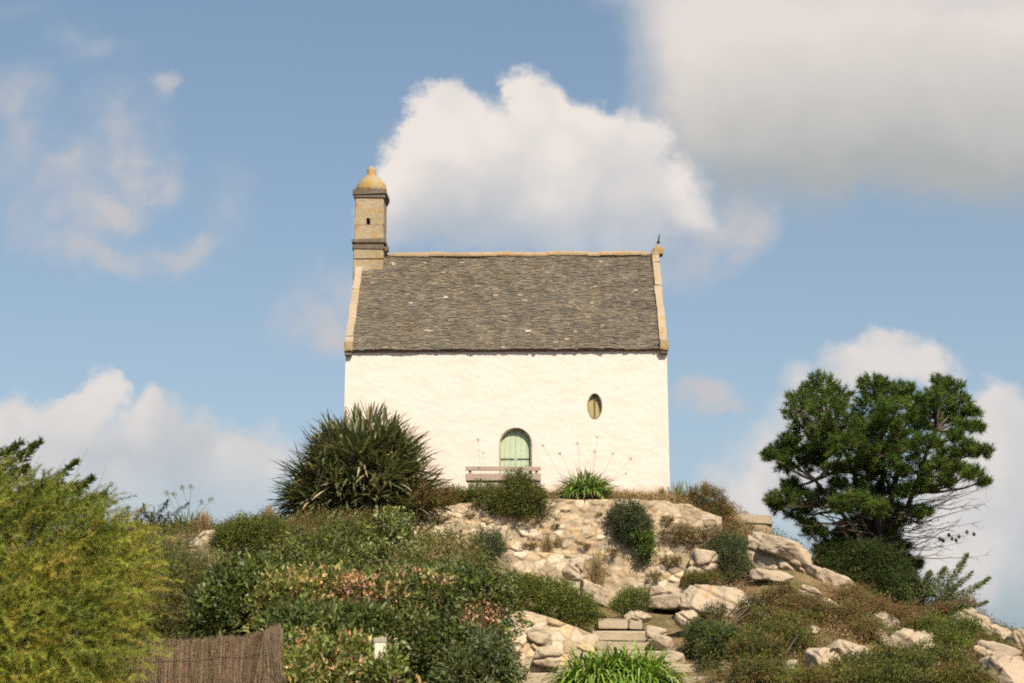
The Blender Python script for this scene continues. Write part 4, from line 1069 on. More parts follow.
wl = 'small dry weed tuft rooted in the joints of the retaining wall'
w0_ = shrub('wall_weed', wl, [pb(655, 576, 36.4, 7, 4)], 60, 12, .05, .014, [OL + (2,), BR + (2,), TN + (1,)], .05, mat=M_leafm, cut=False, ntip=5, stem=.008)
w0_['group'] = 'weeds in the retaining wall'
for px, py, Y in [(470, 516, 37.0), (536, 512, 36.95), (556, 526, 36.85), (600, 514, 36.95), (612, 552, 36.6), (668, 520, 36.9), (672, 560, 36.6), (530, 545, 36.7), (440, 520, 37.0), (452, 530, 36.95), (585, 545, 36.7)]:
    k_ = rng.uniform(.5, 1.3); r_ = w0_.copy(); COL.objects.link(r_); src = at(655, 576, 36.4); d_ = at(px, py, Y) - src; off_ = Vector(w0_.location) - src; r_.scale = (k_ * rng.uniform(.8, 1.7), k_, k_ * rng.uniform(.5, 1.0)); r_.location = at(px, py, Y) + Vector(a * b for a, b in zip(off_, r_.scale))
    for ch in list(w0_.children):
        c = ch.copy(); COL.objects.link(c); c.parent = r_; c.matrix_parent_inverse = ch.matrix_parent_inverse.copy()
# --- pine
pine_base = at(888, 606, 38.8); pine_base.z = ground(pine_base.x, pine_base.y) - .1
pine = empty('pine_tree', pine_base, 'dark green windswept pine on the rocky slope right of the chapel', 'tree')
wood = MB()
def curve(a, b, sag, n=8):
    a, b = np.array(a), np.array(b); m_ = (a + b) / 2 + sag; k = np.linspace(0, 1, n)[:, None]
    p = (1 - k) ** 2 * a + 2 * k * (1 - k) * m_ + k ** 2 * b
    p[1:-1] += rng.normal(0, .02 * np.linalg.norm(b - a) / 2, (n - 2, 3)); return p
fork = np.array(at(884, 560, 38.8))
wood.tube(curve(pine_base, fork, np.array([.05, 0, 0])), np.linspace(.26, .20, 8), 9, (.045, .034, .027))
leaders = []
for px, py, Y, r0 in [(866, 455, 38.6, .14), (838, 430, 39.0, .10), (900, 440, 39.0, .13), (935, 430, 38.8, .10), (880, 420, 39.5, .10), (815, 480, 38.5, .09)]:
    c = curve(fork, at(px, py, Y), np.array([0, 0, -.25 if abs(px - 884) > 30 else 0]), 10); wood.tube(c, np.linspace(r0, r0 * .45, 10), 7, (.045, .034, .027)); leaders.append(c)
LP = np.concatenate(leaders)
pads = [(820, 385, 17), (803, 398, 15), (797, 412, 14), (836, 396, 15), (826, 410, 20), (810, 428, 19), (843, 424, 20), (826, 440, 21), (848, 445, 19),
        (782, 452, 15), (798, 458, 17), (812, 463, 11), (785, 466, 9), (786, 498, 15), (804, 498, 16), (824, 500, 18), (843, 505, 15), (778, 506, 9), (798, 512, 12), (856, 500, 12), (790,485,9),
        (873, 386, 15), (888, 392, 15), (902, 392, 13), (872, 405, 18), (895, 410, 20), (918, 404, 16), (866, 425, 18), (886, 432, 22), (910, 428, 22), (930, 418, 18), (860, 448, 20), (880, 456, 22), (903, 452, 22), (926, 444, 18), (866, 470, 17), (890, 474, 19), (915, 472, 17), (935, 468, 15), (852, 468, 13),
        (942, 384, 12), (951, 390, 13), (937, 400, 16), (958, 402, 13), (950, 416, 14), (972, 412, 8), (965, 426, 10), (955, 436, 8), (977, 428, 7), (950, 456, 12), (968, 450, 13), (982, 452, 9), (958, 470, 13), (972, 474, 10), (946, 482, 9), (984, 482, 5),
        (908, 516, 15), (895, 522, 12), (922, 512, 9), (870, 520, 10), (846, 530, 9), (868, 542, 9), (834, 540, 15), (816, 532, 11), (826, 550, 12), (842, 552, 13), (808, 522, 9), (850, 540, 14), (868, 534, 14), (886, 538, 14), (900, 548, 11), (858, 522, 12), (878, 552, 15), (862, 562, 14), (894, 566, 13), (902, 560, 10), (914, 566, 9), (852, 548, 11), (868, 560, 13), (884, 570, 13), (900, 578, 12), (915, 586, 10), (852, 564, 12), (884, 548, 9), (858, 488, 11), (884, 492, 12), (906, 492, 10), (874, 508, 12), (893, 508, 10), (925, 486, 9), (838, 484, 8), (835, 470, 12), (822, 452, 14), (790, 440, 10), (770, 455, 7), (773, 500, 7)]
nd = MB(); tuft_c = []
for q, (px, py, r) in enumerate(pads):
    Y = (38.5 + rng.uniform(-2.0, 1.1) * (.6 if r < 10 else 1)) if py < 518 and px > 822 else 39.0 + rng.uniform(-.3, 1.1) if px <= 822 else 39.3 + rng.uniform(-.4, .5); c = np.array(at(px, py, Y)); R = r / F * Y * 1.06
    k = LP[np.argmin(((LP - c) ** 2).sum(1) + 3 * (LP[:, 2] > c[2] + .1))]
    cv = curve(k, c, np.array([0, 0, -.12 * np.linalg.norm(c - k)]), 8); wood.tube(cv, np.linspace(.05, .016, 8), 5, (.11, .08, .06))
    nt_ = int(32 + 165 * R * R)
    d = unit(rdir(nt_) * [1, 1, .85] + np.array([0, 0, .2])); P = c + d * [R * 1.06, R * 1.1, R * .70] * (rng.uniform(.35, 1.0, (nt_, 1)) ** .6 * np.where(rng.random((nt_, 1)) < .14, rng.uniform(1.05, 1.4, (nt_, 1)), 1))
    tip = unit(d * .8 + np.array([0, -.05, .45]) + rng.normal(0, .3, (nt_, 3)))
    for p in P[:: max(1, nt_ // 10)]: wood.tube([c, (c + p) / 2 - [0, 0, .03], p], [.014, .010, .006], 4, (.12, .085, .06), False)
    tuft_c.append((P, tip))
P = np.concatenate([a for a, b in tuft_c]); tip = np.concatenate([b for a, b in tuft_c]); nT = len(P)
per = 56
tt = rng.uniform(-.6, .4, (nT, per, 1)) * .20
pos = P[:, None] + tip[:, None] * tt
ldn = unit(tip[:, None] * .6 + rng.normal(size=(nT, per, 3)) * .7)
cb = pick([(.068, .105, .022, 4), (.090, .132, .027, 3), (.14, .18, .038, 1.5), (.050, .075, .02, 2)], nT, .22)
cc = cb[:, None] * np.exp(rng.normal(0, .15, (nT, per, 1)))
nd.needles(pos.reshape(-1, 3), ldn.reshape(-1, 3), rng.uniform(.10, .19, nT * per), rng.uniform(.009, .016, nT * per), cc.reshape(-1, 3))
nd.build('crown', M_leafm, pine)
# bare lower branches, swept to the right
tw = MB(); cones = MB()
for k in range(32):
    f_ = k / 31; s = np.array(at(892 + rng.uniform(-6, 26), 560 - 62 * f_ + rng.uniform(-6, 6), 38.8 + rng.uniform(-.5, .5)))
    e_ = np.array(at(926 + rng.uniform(0, 62), 552 - 66 * f_ + rng.uniform(-14, 6) , 38.8 + rng.uniform(-1.0, .6)))
    cv = curve(s, e_, np.array([0, 0, -.10]), 9); tw.tube(cv, np.linspace(.015, .004, 9), 4, (.13, .095, .07), False)
    for j in range(11):
        i_ = rng.integers(3, 9); b = cv[i_]; dd = unit(unit(e_ - s) + rng.normal(0, .55, 3)); ln = rng.uniform(.12, .42)
        tw.tube([b, b + dd * ln * .5 + [0, 0, -.01], b + dd * ln + [0, 0, .02]], [.005, .0035, .002], 3, (.15, .11, .08), False)
for k in range(24):
    s = np.array(at(870 + rng.uniform(-20, 5), 520 + rng.uniform(-30, 30), 38.7)); e_ = np.array(at(786 + rng.uniform(0, 60), 478 + rng.uniform(-14, 50), 38.6 + rng.uniform(-.8, .5)))
    cv = curve(s, e_, np.array([0, 0, -.15]), 8); tw.tube(cv, np.linspace(.024, .006, 8), 4, (.12, .09, .065), False)
    for j in range(7):
        b = cv[rng.integers(3, 8)]; dd = unit(unit(e_ - s) + rng.normal(0, .6, 3)); ln = rng.uniform(.1, .35); tw.tube([b, b + dd * ln], [.006, .003], 3, (.14, .10, .075), False)
wood.build('trunk', M_bark, pine, True); tw.build('bare_twigs', M_bark, pine)
for px, py in [(940, 539), (943, 540.5), (949, 535), (952, 538.5), (956, 540), (959, 536.5), (974, 534), (967, 532), (776, 490), (781, 484), (772, 496)]:
    c = at(px, py, 38.6); h = MB(); h.lathe([(.012, c.z - .06), (.045, c.z - .03), (.05, c.z), (.03, c.z + .04), (.008, c.z + .06)], c.x, c.y, 8, (.07, .055, .045))
    e_ = np.array(c); b = LP[np.argmin(((LP - e_) ** 2).sum(1))] * .2 + e_ * .8 if px < 900 else np.array(at(px - 16, py + 3, 38.6)); h.tube([b, e_], [.004, .003], 3, (.12, .09, .07), False); h.build('pine_cone', M_bark, pine)

# understory beneath the pine
shrub('shaded_bush', 'dark dense bush filling the shade under the pine', [pb(846, 560, 37.5, 30, 16), pb(872, 566, 37.3, 30, 20), pb(852, 572, 37.2, 26, 12), pb(876, 584, 36.9, 28, 18), pb(903, 598, 36.6, 24, 18), pb(830, 562, 37.6, 22, 10), pb(890, 580, 37.4, 20, 20)], 2200, 22, .075, .026, [(.036, .052, .016, 4), (.055, .078, .022, 3), (.10, .085, .04, .8)], .14, mat=M_leafm, cut=False)
jb = at(925, 612, 36.0); jb.z = ground(jb.x, jb.y)
ju = empty('spreading_juniper', jb, 'spreading juniper with long pale sprays pointing right over the rocks', 'shrub'); m = MB(); w_ = MB()
jc = [(.10, .125, .045, 3), (.16, .175, .07, 2.5), (.22, .22, .09, 1), (.05, .068, .027, 2)]
for a, b, wd_, n in [((938, 594), (967, 554), .15, 700), ((935, 600), (989, 578), .14, 800), ((940, 603), (987, 602), .09, 420), ((925, 596), (945, 568), .2, 700), ((918, 600), (930, 572), .22, 800), ((922, 612), (955, 588), .22, 900), ((908, 612), (905, 585), .25, 900), ((930, 615), (962, 605), .16, 600), ((945, 590), (972, 572), .10, 350), ((912, 625), (935, 610), .25, 900), ((925, 622), (955, 618), .18, 600)]:
    A, Bq = at(a[0], a[1], 36.0 + rng.uniform(-.3, .2)), at(b[0], b[1], 35.9 + rng.uniform(-.5, .3)); spray(m, A, Bq, wd_ * 1.15, n, .085, .024, jc, .55)
    w_.tube([np.array(jb), np.array(A) - [0, 0, .1], np.array(A) * .3 + np.array(Bq) * .7], [.04, .02, .006], 5, (.10, .075, .055))
m.build('foliage', M_leafm, ju); w_.build('stem', M_bark, ju, True)

# --- right slope shrubs
shrub('slope_shrub', 'dark green shrub right of the tumbled step edging', [gb(706, 642, 22, 18), gb(728, 650, 24, 20)], 1300, 18, .055, .022, [(.06, .08, .034, 3), MG + (2,), GG + (2,)], .10, mat=M_leafm)
shrub('slope_shrub', 'mixed green and brown shrub along the bottom edge right of the steps', [gb(756, 660, 30, 24), gb(780, 648, 26, 22), gb(752, 678, 26, 14), gb(770, 676, 28, 12)], 1800, 18, .055, .020, [MG + (2,), (.055, .07, .03, 2), BR + (2,), OL + (2,)], .11, mat=M_leafm)
shrub('slope_shrub', 'brown heath bush in the middle of the right slope, below the long slab', [gb(805, 610, 24, 13), gb(845, 618, 22, 12), gb(780, 600, 18, 12), gb(862, 634, 22, 10)], 1500, 18, .05, .016, [BR + (2.5,), OL + (2.5,), (.22, .12, .075, 1.5), MG + (2,)], .11, mat=M_leafm)
shrub('slope_shrub', 'green shrub on the lower right slope under the sloping rocks', [gb(900, 670, 34, 18), gb(865, 674, 28, 16), gb(935, 668, 28, 18), gb(885, 682, 40, 12)], 1900, 18, .055, .020, [MG + (3,), OL + (2,), (.06, .08, .035, 2), BR + (.8,)], .11, mat=M_leafm)
shrub('slope_shrub', 'fresh green shrub right below the spreading juniper', [gb(962, 634, 20, 16), gb(945, 644, 22, 13), gb(928, 630, 18, 11)], 900, 18, .055, .02, [MG + (3,), (.10, .14, .035, 2), OL + (1,)], .10, mat=M_leafm)
shrub('slope_shrub', 'scruffy green-brown shrub between the steps shrub and the flat-faced rock', [gb(800, 650, 20, 14), gb(790, 630, 22, 14), gb(765, 622, 18, 12)], 800, 18, .05, .018, [OL + (3,), MG + (2,), BR + (2,)], .10, mat=M_leafm)
shrub('slope_shrub', 'rusty heath between the two sloping rocks and the shaded pine bush', [gb(868, 608, 22, 12), gb(892, 618, 20, 11), gb(850, 598, 18, 10), gb(915, 628, 16, 8)], 900, 18, .05, .014, [BR + (3,), OL + (2,), (.24, .18, .06, 1), (.22, .10, .06, 1)], .10, mat=M_leafm)
shrub('heather', 'red-brown heather cap among rocks right of the juniper', [gb(958, 606, 20, 10), gb(945, 612, 14, 8)], 400, 18, .045, .013, [(.24, .11, .06, 3), BR + (2,), OL + (1,)], .08, mat=M_leafm, cut=False)
shrub('slope_shrub', 'olive scrub between skyline rocks at the right edge', [gb(985, 646, 18, 9), gb(1003, 660, 14, 7), gb(980, 672, 22, 12)], 700, 18, .05, .016, [OL + (3,), BR + (2,), MG + (1,)], .08, mat=M_leafm)
shrub('slope_shrub', 'low dark scrub along the bottom edge below the flat-faced rock', [gb(840, 678, 22, 12), gb(815, 682, 26, 10), gb(960, 682, 30, 12)], 900, 18, .05, .018, [MG + (2,), OL + (3,), BR + (1.5,)], .10, mat=M_leafm)
# --- ground cover (nobody could count it)
def cover(name, label, region, n, cols, cs=.11, per=16, L=.06, W=.016, thr=-.1, seed=3, hmul=1.0, cols2=None):
    m = MB(); x = rng.uniform(region[0], region[1], n); y = rng.uniform(region[2], region[3], n); z = hz(x, y)
    s = x / y * F * 1.0166 + 512
    keep = (fbm(np.stack([x * .9, y * .9, x * 0], -1), 3, seed) > thr)
    keep &= ~((x > xl - .3) & (x < xr + .3) & (y > 38.75)) & ~((s > 425) & (s < 735) & (y > 35.9) & (y < 37.5)) & ~((s > 575) & (s < 690) & (y < 33.6) & (y > 28))
    for a_, b_, w_r, _ in ROCKS: keep &= ((x - a_) ** 2 + (np.minimum(np.abs(y - b_ + .25) - .3, 9)).clip(0) ** 2) > (w_r * .85) ** 2
    x, y, z = x[keep], y[keep], z[keep]; k = len(x)
    c = np.stack([x, y, z + rng.uniform(.0, .22, k) * hmul * (1 + 1.2 * np.clip(fbm(np.stack([x * 1.4, y * 1.4, x * 0], -1), 3, seed + 3), -.6, 1))], -1); cc = pick(cols, k, .22)
    if cols2 is not None: cc = np.where((fbm(c * .8, 3, seed + 20) > .02)[:, None], cc, pick(cols2, k, .25))
    cc = cc * np.exp(fbm(c * .7, 3, seed + 1) * .5)[:, None]
    pos = c[:, None] + rng.normal(size=(k, per, 3)) * cs * [1, 1, .7]; ld = unit(rng.normal(size=(k, per, 3)) * .7 + np.array([0, -.1, .7]))
    mm = k * per; m.leaves(pos.reshape(-1, 3), ld.reshape(-1, 3), unit(rdir(mm) + np.array([0, -.4, .6])), L * rng.uniform(.6, 1.4, mm), W * rng.uniform(.7, 1.4, mm), (cc[:, None] * 1.05 * np.exp(rng.normal(0, .2, (k, per, 1)))).reshape(-1, 3))
    o = m.build(name, M_leafm); return tag(o, label, 'ground cover', None, 'stuff')
cover('undergrowth', 'low brown and green heath covering the right slope', (4.0, 15, 25, 39.5), 14000, [MG + (3,), OL + (3,), LG + (.6,), (.06, .075, .035, 1.5)], thr=-.20, seed=3, cols2=[BR + (3,), (.24, .13, .08, 2), TN + (1.6,), (.13, .085, .055, 2), OL + (1,)])
cover('undergrowth', 'low tangled green scrub covering the left slope', (-14, -1.4, 22, 38), 12000, [OL + (3,), MG + (3,), BR + (2,), TN + (.7,), DG + (2,)], thr=-.3, seed=8)
cover('grass', 'short dry grass along the terrace around the chapel', (-6, 8, 37.3, 39.0), 2600, [TN + (3,), BR + (2,), OL + (1.2,)], .05, 10, .06, .008, -.2, 12, .4)
cover('grass', 'thick tawny dry grass fringe along the top of the retaining wall', (-2.6, 6.2, 37.5, 38.3), 2600, [TN + (3,), BR + (3,), OL + (1,)], .06, 12, .09, .010, -.35, 31, .5)
cover('grass', 'sparse dry weeds on the stone terraces by the steps', (-.6, 5.6, 29, 36.4), 1500, [TN + (2,), OL + (2,), BR + (2,), MG + (1,)], .05, 10, .05, .010, .12, 16, .4)

# ------------------------------------------------------------------ bench
by = 37.95; b0, b1 = at(465.5, 480, by).x, at(541, 480, by).x; bz = ground((b0 + b1) / 2, by)
bench = empty('bench', ((b0 + b1) / 2, by, bz), 'weathered grey wooden bench in front of the chapel door', 'bench')
wc = np.array([.33, .25, .20])
bk_ = MB()
for t_, b_ in ((466.6, 470.6), (473.6, 480.6)):
    bk_.box((b0, by - .02, zat(b_, by)), (b1, by + .02, zat(t_, by)), wc, bev=.006, jit=.003)
bk_.build('backrest', M_wood, bench)
st = MB()
for k in range(3): st.box((b0 + .02, by + .06 + k * .14, bz + .42), (b1 - .02, by + .18 + k * .14, bz + .46), wc * .95, bev=.006)
st.build('seat', M_wood, bench)
for x in (b0 + .12, b1 - .12):
    lg = MB(); lg.box((x - .04, by + .022, bz - .1), (x + .04, by + .08, zat(468.5, by)), wc * .8, bev=.006); lg.box((x - .04, by + .40, bz - .1), (x + .04, by + .46, bz + .418), wc * .8, bev=.006); lg.box((x - .035, by + .082, bz + .33), (x + .035, by + .398, bz + .415), wc * .8, bev=.006)
    lg.build('leg', M_wood, bench)

# ------------------------------------------------------------------ brushwood fence
fo = at(205, 683, 16.0); fz = ground(fo.x, fo.y)
fence = empty('brushwood_fence', (fo.x, fo.y, fz), 'brown brushwood screen fence at the bottom left, beside the tamarisk', 'fence')
path = [(105, 646, 15.6), (130, 643, 15.7), (150, 641.5, 15.8), (175, 640, 15.9), (200, 640.5, 16.0), (222, 636.5, 16.05), (245, 637.5, 16.05), (256, 634.5, 15.95), (265, 632, 15.8), (272, 629, 16.1), (281, 625.5, 16.5)]
PT = np.array([at(*q)[:] for q in path]); sl = np.concatenate([[0], np.cumsum(np.linalg.norm(np.diff(PT[:, :2], axis=0), axis=1))])
def fp(s): return np.stack([np.interp(s, sl, PT[:, k]) for k in range(3)], -1)
tg = MB(); n = 15000; s = rng.uniform(0, sl[-1], n); T3 = fp(s); T3[:, 2] += rng.normal(0, .018, n) - .01
off = rng.uniform(-.03, .03, n); T3[:, 1] += off; B3 = T3.copy(); B3[:, 2] = fz - .05 + 0 * s; ln = rng.random(n) < .5
B3[:, 2] = np.where(ln, T3[:, 2] - rng.uniform(.4, .9, n), B3[:, 2]); B3[:, 0] += rng.normal(0, .035, n); B3[:, 1] += rng.normal(0, .01, n)
T3[:, 2] -= np.where(rng.random(n) < .6, rng.uniform(0, .75, n), 0)
w = rng.uniform(.0014, .0032, n); a_ = rng.uniform(0, 2 * PI, n); T3[:, 2] += np.where(rng.random(n) < .04, rng.uniform(0, .07, n), 0)
V = []
for k in range(3):
    o_ = np.stack([np.cos(a_ + k * 2.094) * w, np.sin(a_ + k * 2.094) * w, 0 * w], -1); V += [B3 + o_, T3 + o_ * .6]
V = np.stack(V, 1).reshape(-1, 3); b = np.arange(n)[:, None] * 6
f = np.concatenate([b + np.array([[0, 2, 3, 1]]), b + np.array([[2, 4, 5, 3]]), b + np.array([[4, 0, 1, 5]])])
tg.add(V, f); tg.c[-1] = np.repeat(pick([(.19, .132, .082, 3), (.13, .09, .056, 3), (.26, .185, .115, 1.4), (.06, .045, .03, 1.4)], n, .3), 6, 0)
tg.build('screen', M_twig, fence)
for h in (.22, .5, .85):
    wr = MB(); ss = np.linspace(0, sl[-1], 60); q = fp(ss); q[:, 2] -= h; q[:, 1] -= .036; wr.tube(q, .0025, 4, (.10, .08, .07)); wr.build('wire', M_iron, fence)
for s_ in (.1, 1.0, 1.95, sl[-1] - .05):
    q = fp(np.array([s_]))[0]; ps = MB(); ps.tube([(q[0], q[1] + .07, fz - .2), (q[0], q[1] + .07, q[2] - .03)], [.035, .03], 8, (.16, .12, .09)); ps.build('post', M_wood, fence)

# ------------------------------------------------------------------ little sign in the hedge
sy = 17.2; s0 = at(380, 652, sy); sz = ground(s0.x, s0.y)
sign = empty('sign', (s0.x, sy, sz), 'small pale blank sign board half hidden in the hedge', 'sign')
a, b = at(374.2, 668, sy), at(386, 642.5, sy); m = MB(); m.box((a.x, sy - .012, a.z), (b.x, sy + .012, b.z), (.62, .55, .43), bev=.004); m.build('panel', M_sign, sign)
a, b = at(373.6, 642.4, sy), at(386.6, 637.5, sy); m = MB(); m.box((a.x, sy - .02, a.z), (b.x, sy + .05, b.z), (.30, .28, .22), bev=.006); m.build('cap', M_sign, sign)
m = MB(); m.box((s0.x - .03, sy + .016, sz - .1), (s0.x + .03, sy + .06, at(380, 645, sy).z), (.2, .16, .11), bev=.005); m.build('post', M_wood, sign)
# leaves overlapping the panel come from this sapling
shrub('sapling', 'leafy sprig growing over the foot of the little sign', [pb(384, 670, 16.9, 14, 9), pb(374, 674, 16.9, 12, 7), pb(392, 664, 17.0, 8, 9)], 90, 12, .07, .034, [MG + (3,), LG + (2,), PL + (.6,)], .08)

# ------------------------------------------------------------------ light and sky
SAZ, SEL = math.radians(22), math.radians(46)
S = Vector((math.sin(SAZ) * math.cos(SEL), -math.cos(SAZ) * math.cos(SEL), math.sin(SEL)))
ld_ = bpy.data.lights.new('sun', 'SUN'); ld_.energy = 4.6; ld_.angle = math.radians(.6); ld_.color = (1.0, .90, .74)
so = bpy.data.objects.new('sun', ld_); COL.objects.link(so); so.rotation_euler = S.to_track_quat('Z', 'Y').to_euler(); so.location = (20, -30, 40)

world = bpy.data.worlds.new('World'); scene.world = world; world.use_nodes = True
nt = world.node_tree; nt.nodes.clear(); lk = nt.links.new
out = N(nt, 'ShaderNodeOutputWorld'); bg = N(nt, 'ShaderNodeBackground'); lk(bg.outputs[0], out.inputs[0])
sky = N(nt, 'ShaderNodeTexSky', sky_type='NISHITA', sun_disc=False, sun_elevation=SEL, sun_rotation=PI - SAZ, air_density=1.0, dust_density=1.6, ozone_density=1.2)
SKY_K = 0.09
bg.inputs[1].default_value = SKY_K
geo = N(nt, 'ShaderNodeTexCoord'); dirv = geo.outputs['Generated']
def Mth(op, a, b=None, c=None, clamp=False):
    n = N(nt, 'ShaderNodeMath', operation=op, use_clamp=clamp)
    for s_, v in zip(n.inputs, (a, b, c)):
        if v is None: continue
        if isinstance(v, (int, float)): s_.default_value = v
        else: lk(v, s_)
    return n.outputs[0]
def VM(op, a, b=None):
    n = N(nt, 'ShaderNodeVectorMath', operation=op)
    for s_, v in zip(n.inputs, (a, b)):
        if v is None: continue
        if isinstance(v, (tuple, list)): s_.default_value = v
        else: lk(v, s_)
    return n
sep = N(nt, 'ShaderNodeSeparateXYZ'); lk(dirv, sep.inputs[0])
ypos = Mth('MAXIMUM', sep.outputs[1], .08)
cmb = N(nt, 'ShaderNodeCombineXYZ'); lk(Mth('DIVIDE', sep.outputs[0], ypos), cmb.inputs[0]); lk(Mth('DIVIDE', sep.outputs[2], ypos), cmb.inputs[2])
# heading-plane coordinates of the sky (world directions, north = +Y), billowed by noise
q0 = cmb.outputs[0]
def warp(scale, amp, detail, rough=.55):
    n = noise_node(nt, scale, detail, rough, q0); s_ = VM('SUBTRACT', n.outputs[1], (.5, .5, .5)); m_ = VM('MULTIPLY', s_.outputs[0], (amp, 0, amp)); return m_.outputs[0]
qh = VM('ADD', q0, VM('ADD', warp(8, .085, 7, .62), warp(26, .034, 5, .6)).outputs[0]).outputs[0]
qs = VM('ADD', q0, VM('ADD', warp(5, .15, 7, .62), warp(22, .03, 4, .6)).outputs[0]).outputs[0]
def sd(px, py):
    v = at(px, py, 1.0); return v.x, v.z
def billows(scale, vec):
    v = N(nt, 'ShaderNodeTexVoronoi', feature='SMOOTH_F1', Scale=scale, Smoothness=.35); lk(vec, v.inputs['Vector']); return v.outputs['Distance']
bil = Mth('ADD', Mth('MULTIPLY', billows(13, qh), -.55), Mth('MULTIPLY', billows(31, qh), -.3))   # about -.15 (crest) to -.6 (crease)
def blobsum(q, lst):
    acc = None
    for px, py, rx, ry, wgt in lst:
        cx, cz = sd(px, py)
        l = VM('LENGTH', VM('MULTIPLY', VM('SUBTRACT', q, (cx, 0, cz)).outputs[0], (F / rx * 1.0, 0, F / ry)).outputs[0]).outputs['Value']
        v = Mth('MULTIPLY', Mth('SUBTRACT', 1.0, l), wgt)
        acc = v if acc is None else Mth('SMOOTH_MAX', acc, v, .3)
    return acc
def mrange(v, a, b, c=0.0, d=1.0, st='SMOOTHSTEP'):
    n = N(nt, 'ShaderNodeMapRange', interpolation_type=st); lk(v, n.inputs[0])
    for k, x in zip((1, 2, 3, 4), (a, b, c, d)): n.inputs[k].default_value = x
    return n.outputs[0]
zc = N(nt, 'ShaderNodeSeparateXYZ'); lk(q0, zc.inputs[0]); zq = zc.outputs[2]; xq = zc.outputs[0]
def zpix(py): return sd(512, py)[1]
fine = noise_node(nt, 14, 7, .6, q0).outputs[0]; broad = noise_node(nt, 5, 5, .55, q0).outputs[0]

main = blobsum(qh, [(444, 132, 48, 52, 1), (425, 175, 60, 55, 1), (540, 112, 44, 50, 1), (505, 165, 75, 70, 1), (575, 160, 75, 70, 1), (630, 160, 52, 55, 1), (480, 215, 100, 58, 1), (600, 215, 105, 62, 1), (668, 196, 54, 46, .55), (400, 230, 50, 45, .7)])
main = Mth('ADD', main, Mth('MULTIPLY_ADD', bil, .55, .33))
a_main = Mth('MULTIPLY', mrange(main, -.02, .36), mrange(zq, zpix(290), zpix(190), .25, 1))
left = blobsum(qh, [(86, 405, 34, 34, 1), (62, 438, 60, 42, 1), (152, 418, 42, 34, 1), (200, 440, 58, 36, .9), (105, 470, 120, 60, 1), (20, 440, 55, 45, 1), (250, 450, 50, 42, .45), (180, 480, 100, 50, .7), (-60, 470, 90, 60, 1)])
left = Mth('ADD', left, Mth('MULTIPLY_ADD', bil, .6, .34))
a_left = Mth('MULTIPLY', mrange(left, -.02, .40), mrange(zq, zpix(530), zpix(440), .4, .95))
right = blobsum(qh, [(884, 352, 38, 26, .8), (905, 372, 55, 30, .6), (848, 380, 40, 36, .7), (800, 420, 50, 50, .7), (800, 480, 90, 60, .7), (1000, 425, 62, 40, 1), (1010, 490, 110, 75, 1), (950, 540, 120, 70, .8), (740, 495, 55, 40, .6), (1080, 470, 90, 90, 1), (1060, 560, 150, 70, .6)])
right = Mth('ADD', right, Mth('MULTIPLY_ADD', bil, .6, .32))
a_right = Mth('MULTIPLY', mrange(right, -.02, .50), .9)
topr = blobsum(qs, [(760, 40, 150, 120, 1), (880, 60, 190, 170, 1), (1010, 80, 190, 180, 1), (820, 130, 170, 105, 1), (960, 150, 170, 95, 1), (730, 120, 105, 100, .9), (700, -60, 130, 130, 1), (900, -90, 300, 160, 1), (1150, 60, 200, 190, 1)])
a_top = mrange(topr, -.12, .62)
wisp = blobsum(qs, [(715, 222, 75, 55, .8), (690, 260, 45, 40, .5), (120, 130, 70, 60, .45), (60, 205, 90, 50, .5), (230, 190, 50, 70, .3), (90, 60, 60, 40, .35), (15, 130, 55, 75, .45), (70, 160, 60, 40, .5), (145, 158, 50, 36, .8), (110, 190, 60, 30, .7), (70, 235, 60, 40, .65), (185, 228, 60, 26, .75), (130, 240, 80, 26, .6), (20, 210, 45, 26, .5), (157, 85, 16, 20, .5), (315, 325, 62, 46, .75), (345, 285, 40, 50, .5), (708, 394, 48, 18, .7), (-60, 170, 90, 80, .7), (20, 20, 60, 30, .25)])
a_wisp = Mth('MULTIPLY', mrange(wisp, -.02, .62, 0, .95), mrange(fine, .33, .6, .2, 1))
front = mrange(sep.outputs[1], .1, .35)
# shading: cloud tops face the sun, undersides are grey
K = 1.0 / (SKY_K * 2 ** EXPO)
def colk(c): return tuple(x * K for x in c)
WHITE = (.86, .79, .735); GREY = (.43, .45, .455); BLUEG = (.50, .53, .57); WARM = (.78, .715, .665)
def shade(lo, hi, f_): return mix(nt, f_, colk(lo), colk(hi))
billow = mrange(broad, .3, .7, -.28, .28, 'LINEAR')
c = sky.outputs[0]
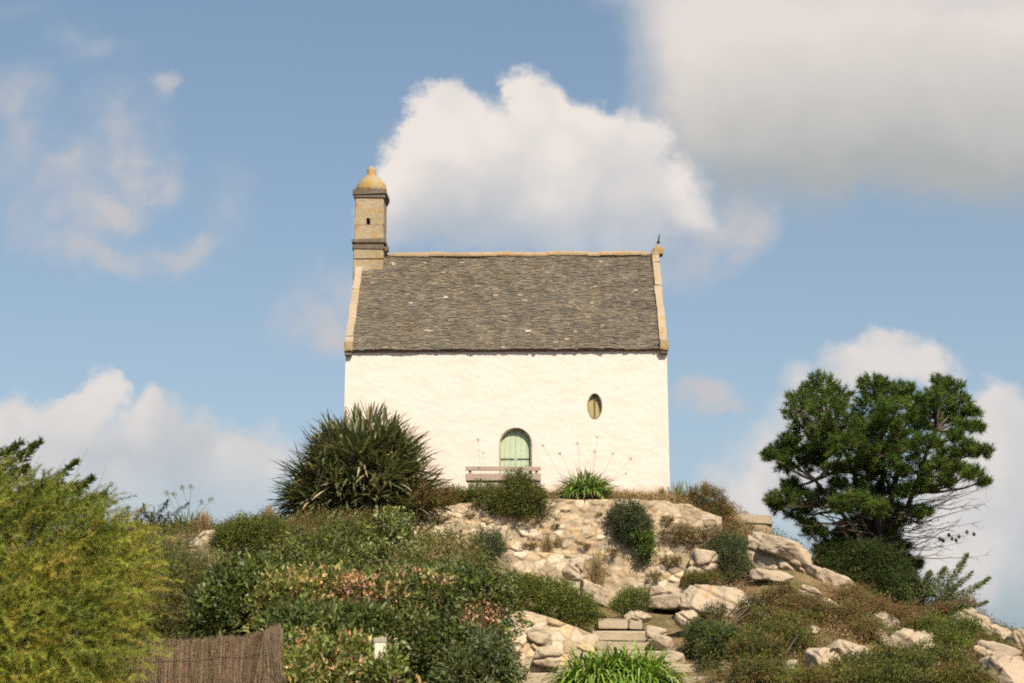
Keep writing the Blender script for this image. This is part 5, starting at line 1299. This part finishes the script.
# thin veil of haze that lightens the sky
veil = mrange(zq, 0, .75, .72, .45, 'LINEAR')
c = mix(nt, veil, c, mix(nt, mrange(zq, .05, .6, 0, 1, 'LINEAR'), colk((.385, .495, .58)), colk((.185, .31, .445))))
c = mix(nt, Mth('MULTIPLY', a_wisp, front), c, colk((.56, .555, .575)))
crest = mrange(bil, -.62, -.12, -.42, .42, 'LINEAR')
s_m = Mth('ADD', mrange(zq, zpix(275), zpix(150), .25, 1.1, 'LINEAR'), Mth('ADD', billow, crest), None, True)
s_l = Mth('ADD', mrange(zq, zpix(520), zpix(410), .25, .95, 'LINEAR'), Mth('ADD', billow, crest), None, True)
s_r = Mth('ADD', mrange(zq, zpix(600), zpix(400), .3, .95, 'LINEAR'), Mth('ADD', billow, crest), None, True)
s_t = Mth('ADD', mrange(zq, zpix(195), zpix(20), 0, 1.0, 'LINEAR'), mrange(broad, .3, .7, -.32, .32, 'LINEAR'), None, True)
c = mix(nt, Mth('MULTIPLY', a_left, front), c, shade(BLUEG, (.80, .745, .705), s_l))
c = mix(nt, Mth('MULTIPLY', a_right, front), c, shade(BLUEG, (.79, .735, .695), s_r))
c = mix(nt, Mth('MULTIPLY', a_top, front), c, shade(GREY, WARM, s_t))
c = mix(nt, Mth('MULTIPLY', a_main, front), c, shade(BLUEG, WHITE, s_m))
lk(c, bg.inputs[0])

# ------------------------------------------------------------------ render settings
vs = scene.view_settings; vs.view_transform = 'Standard'; vs.look = 'None'; vs.exposure = EXPO; vs.gamma = 1.0; vs.use_curve_mapping = False
scene.display_settings.display_device = 'sRGB'
scene.render.engine = 'CYCLES'
cy_ = scene.cycles
cy_.max_bounces = 4; cy_.diffuse_bounces = 2; cy_.glossy_bounces = 1; cy_.transmission_bounces = 2; cy_.transparent_max_bounces = 2
cy_.use_adaptive_sampling = True; cy_.adaptive_threshold = .05; cy_.adaptive_min_samples = 20
world.cycles.sampling_method = 'MANUAL'; world.cycles.sample_map_resolution = 256
cy_.use_denoising = False
cy_.filter_width = 2.0
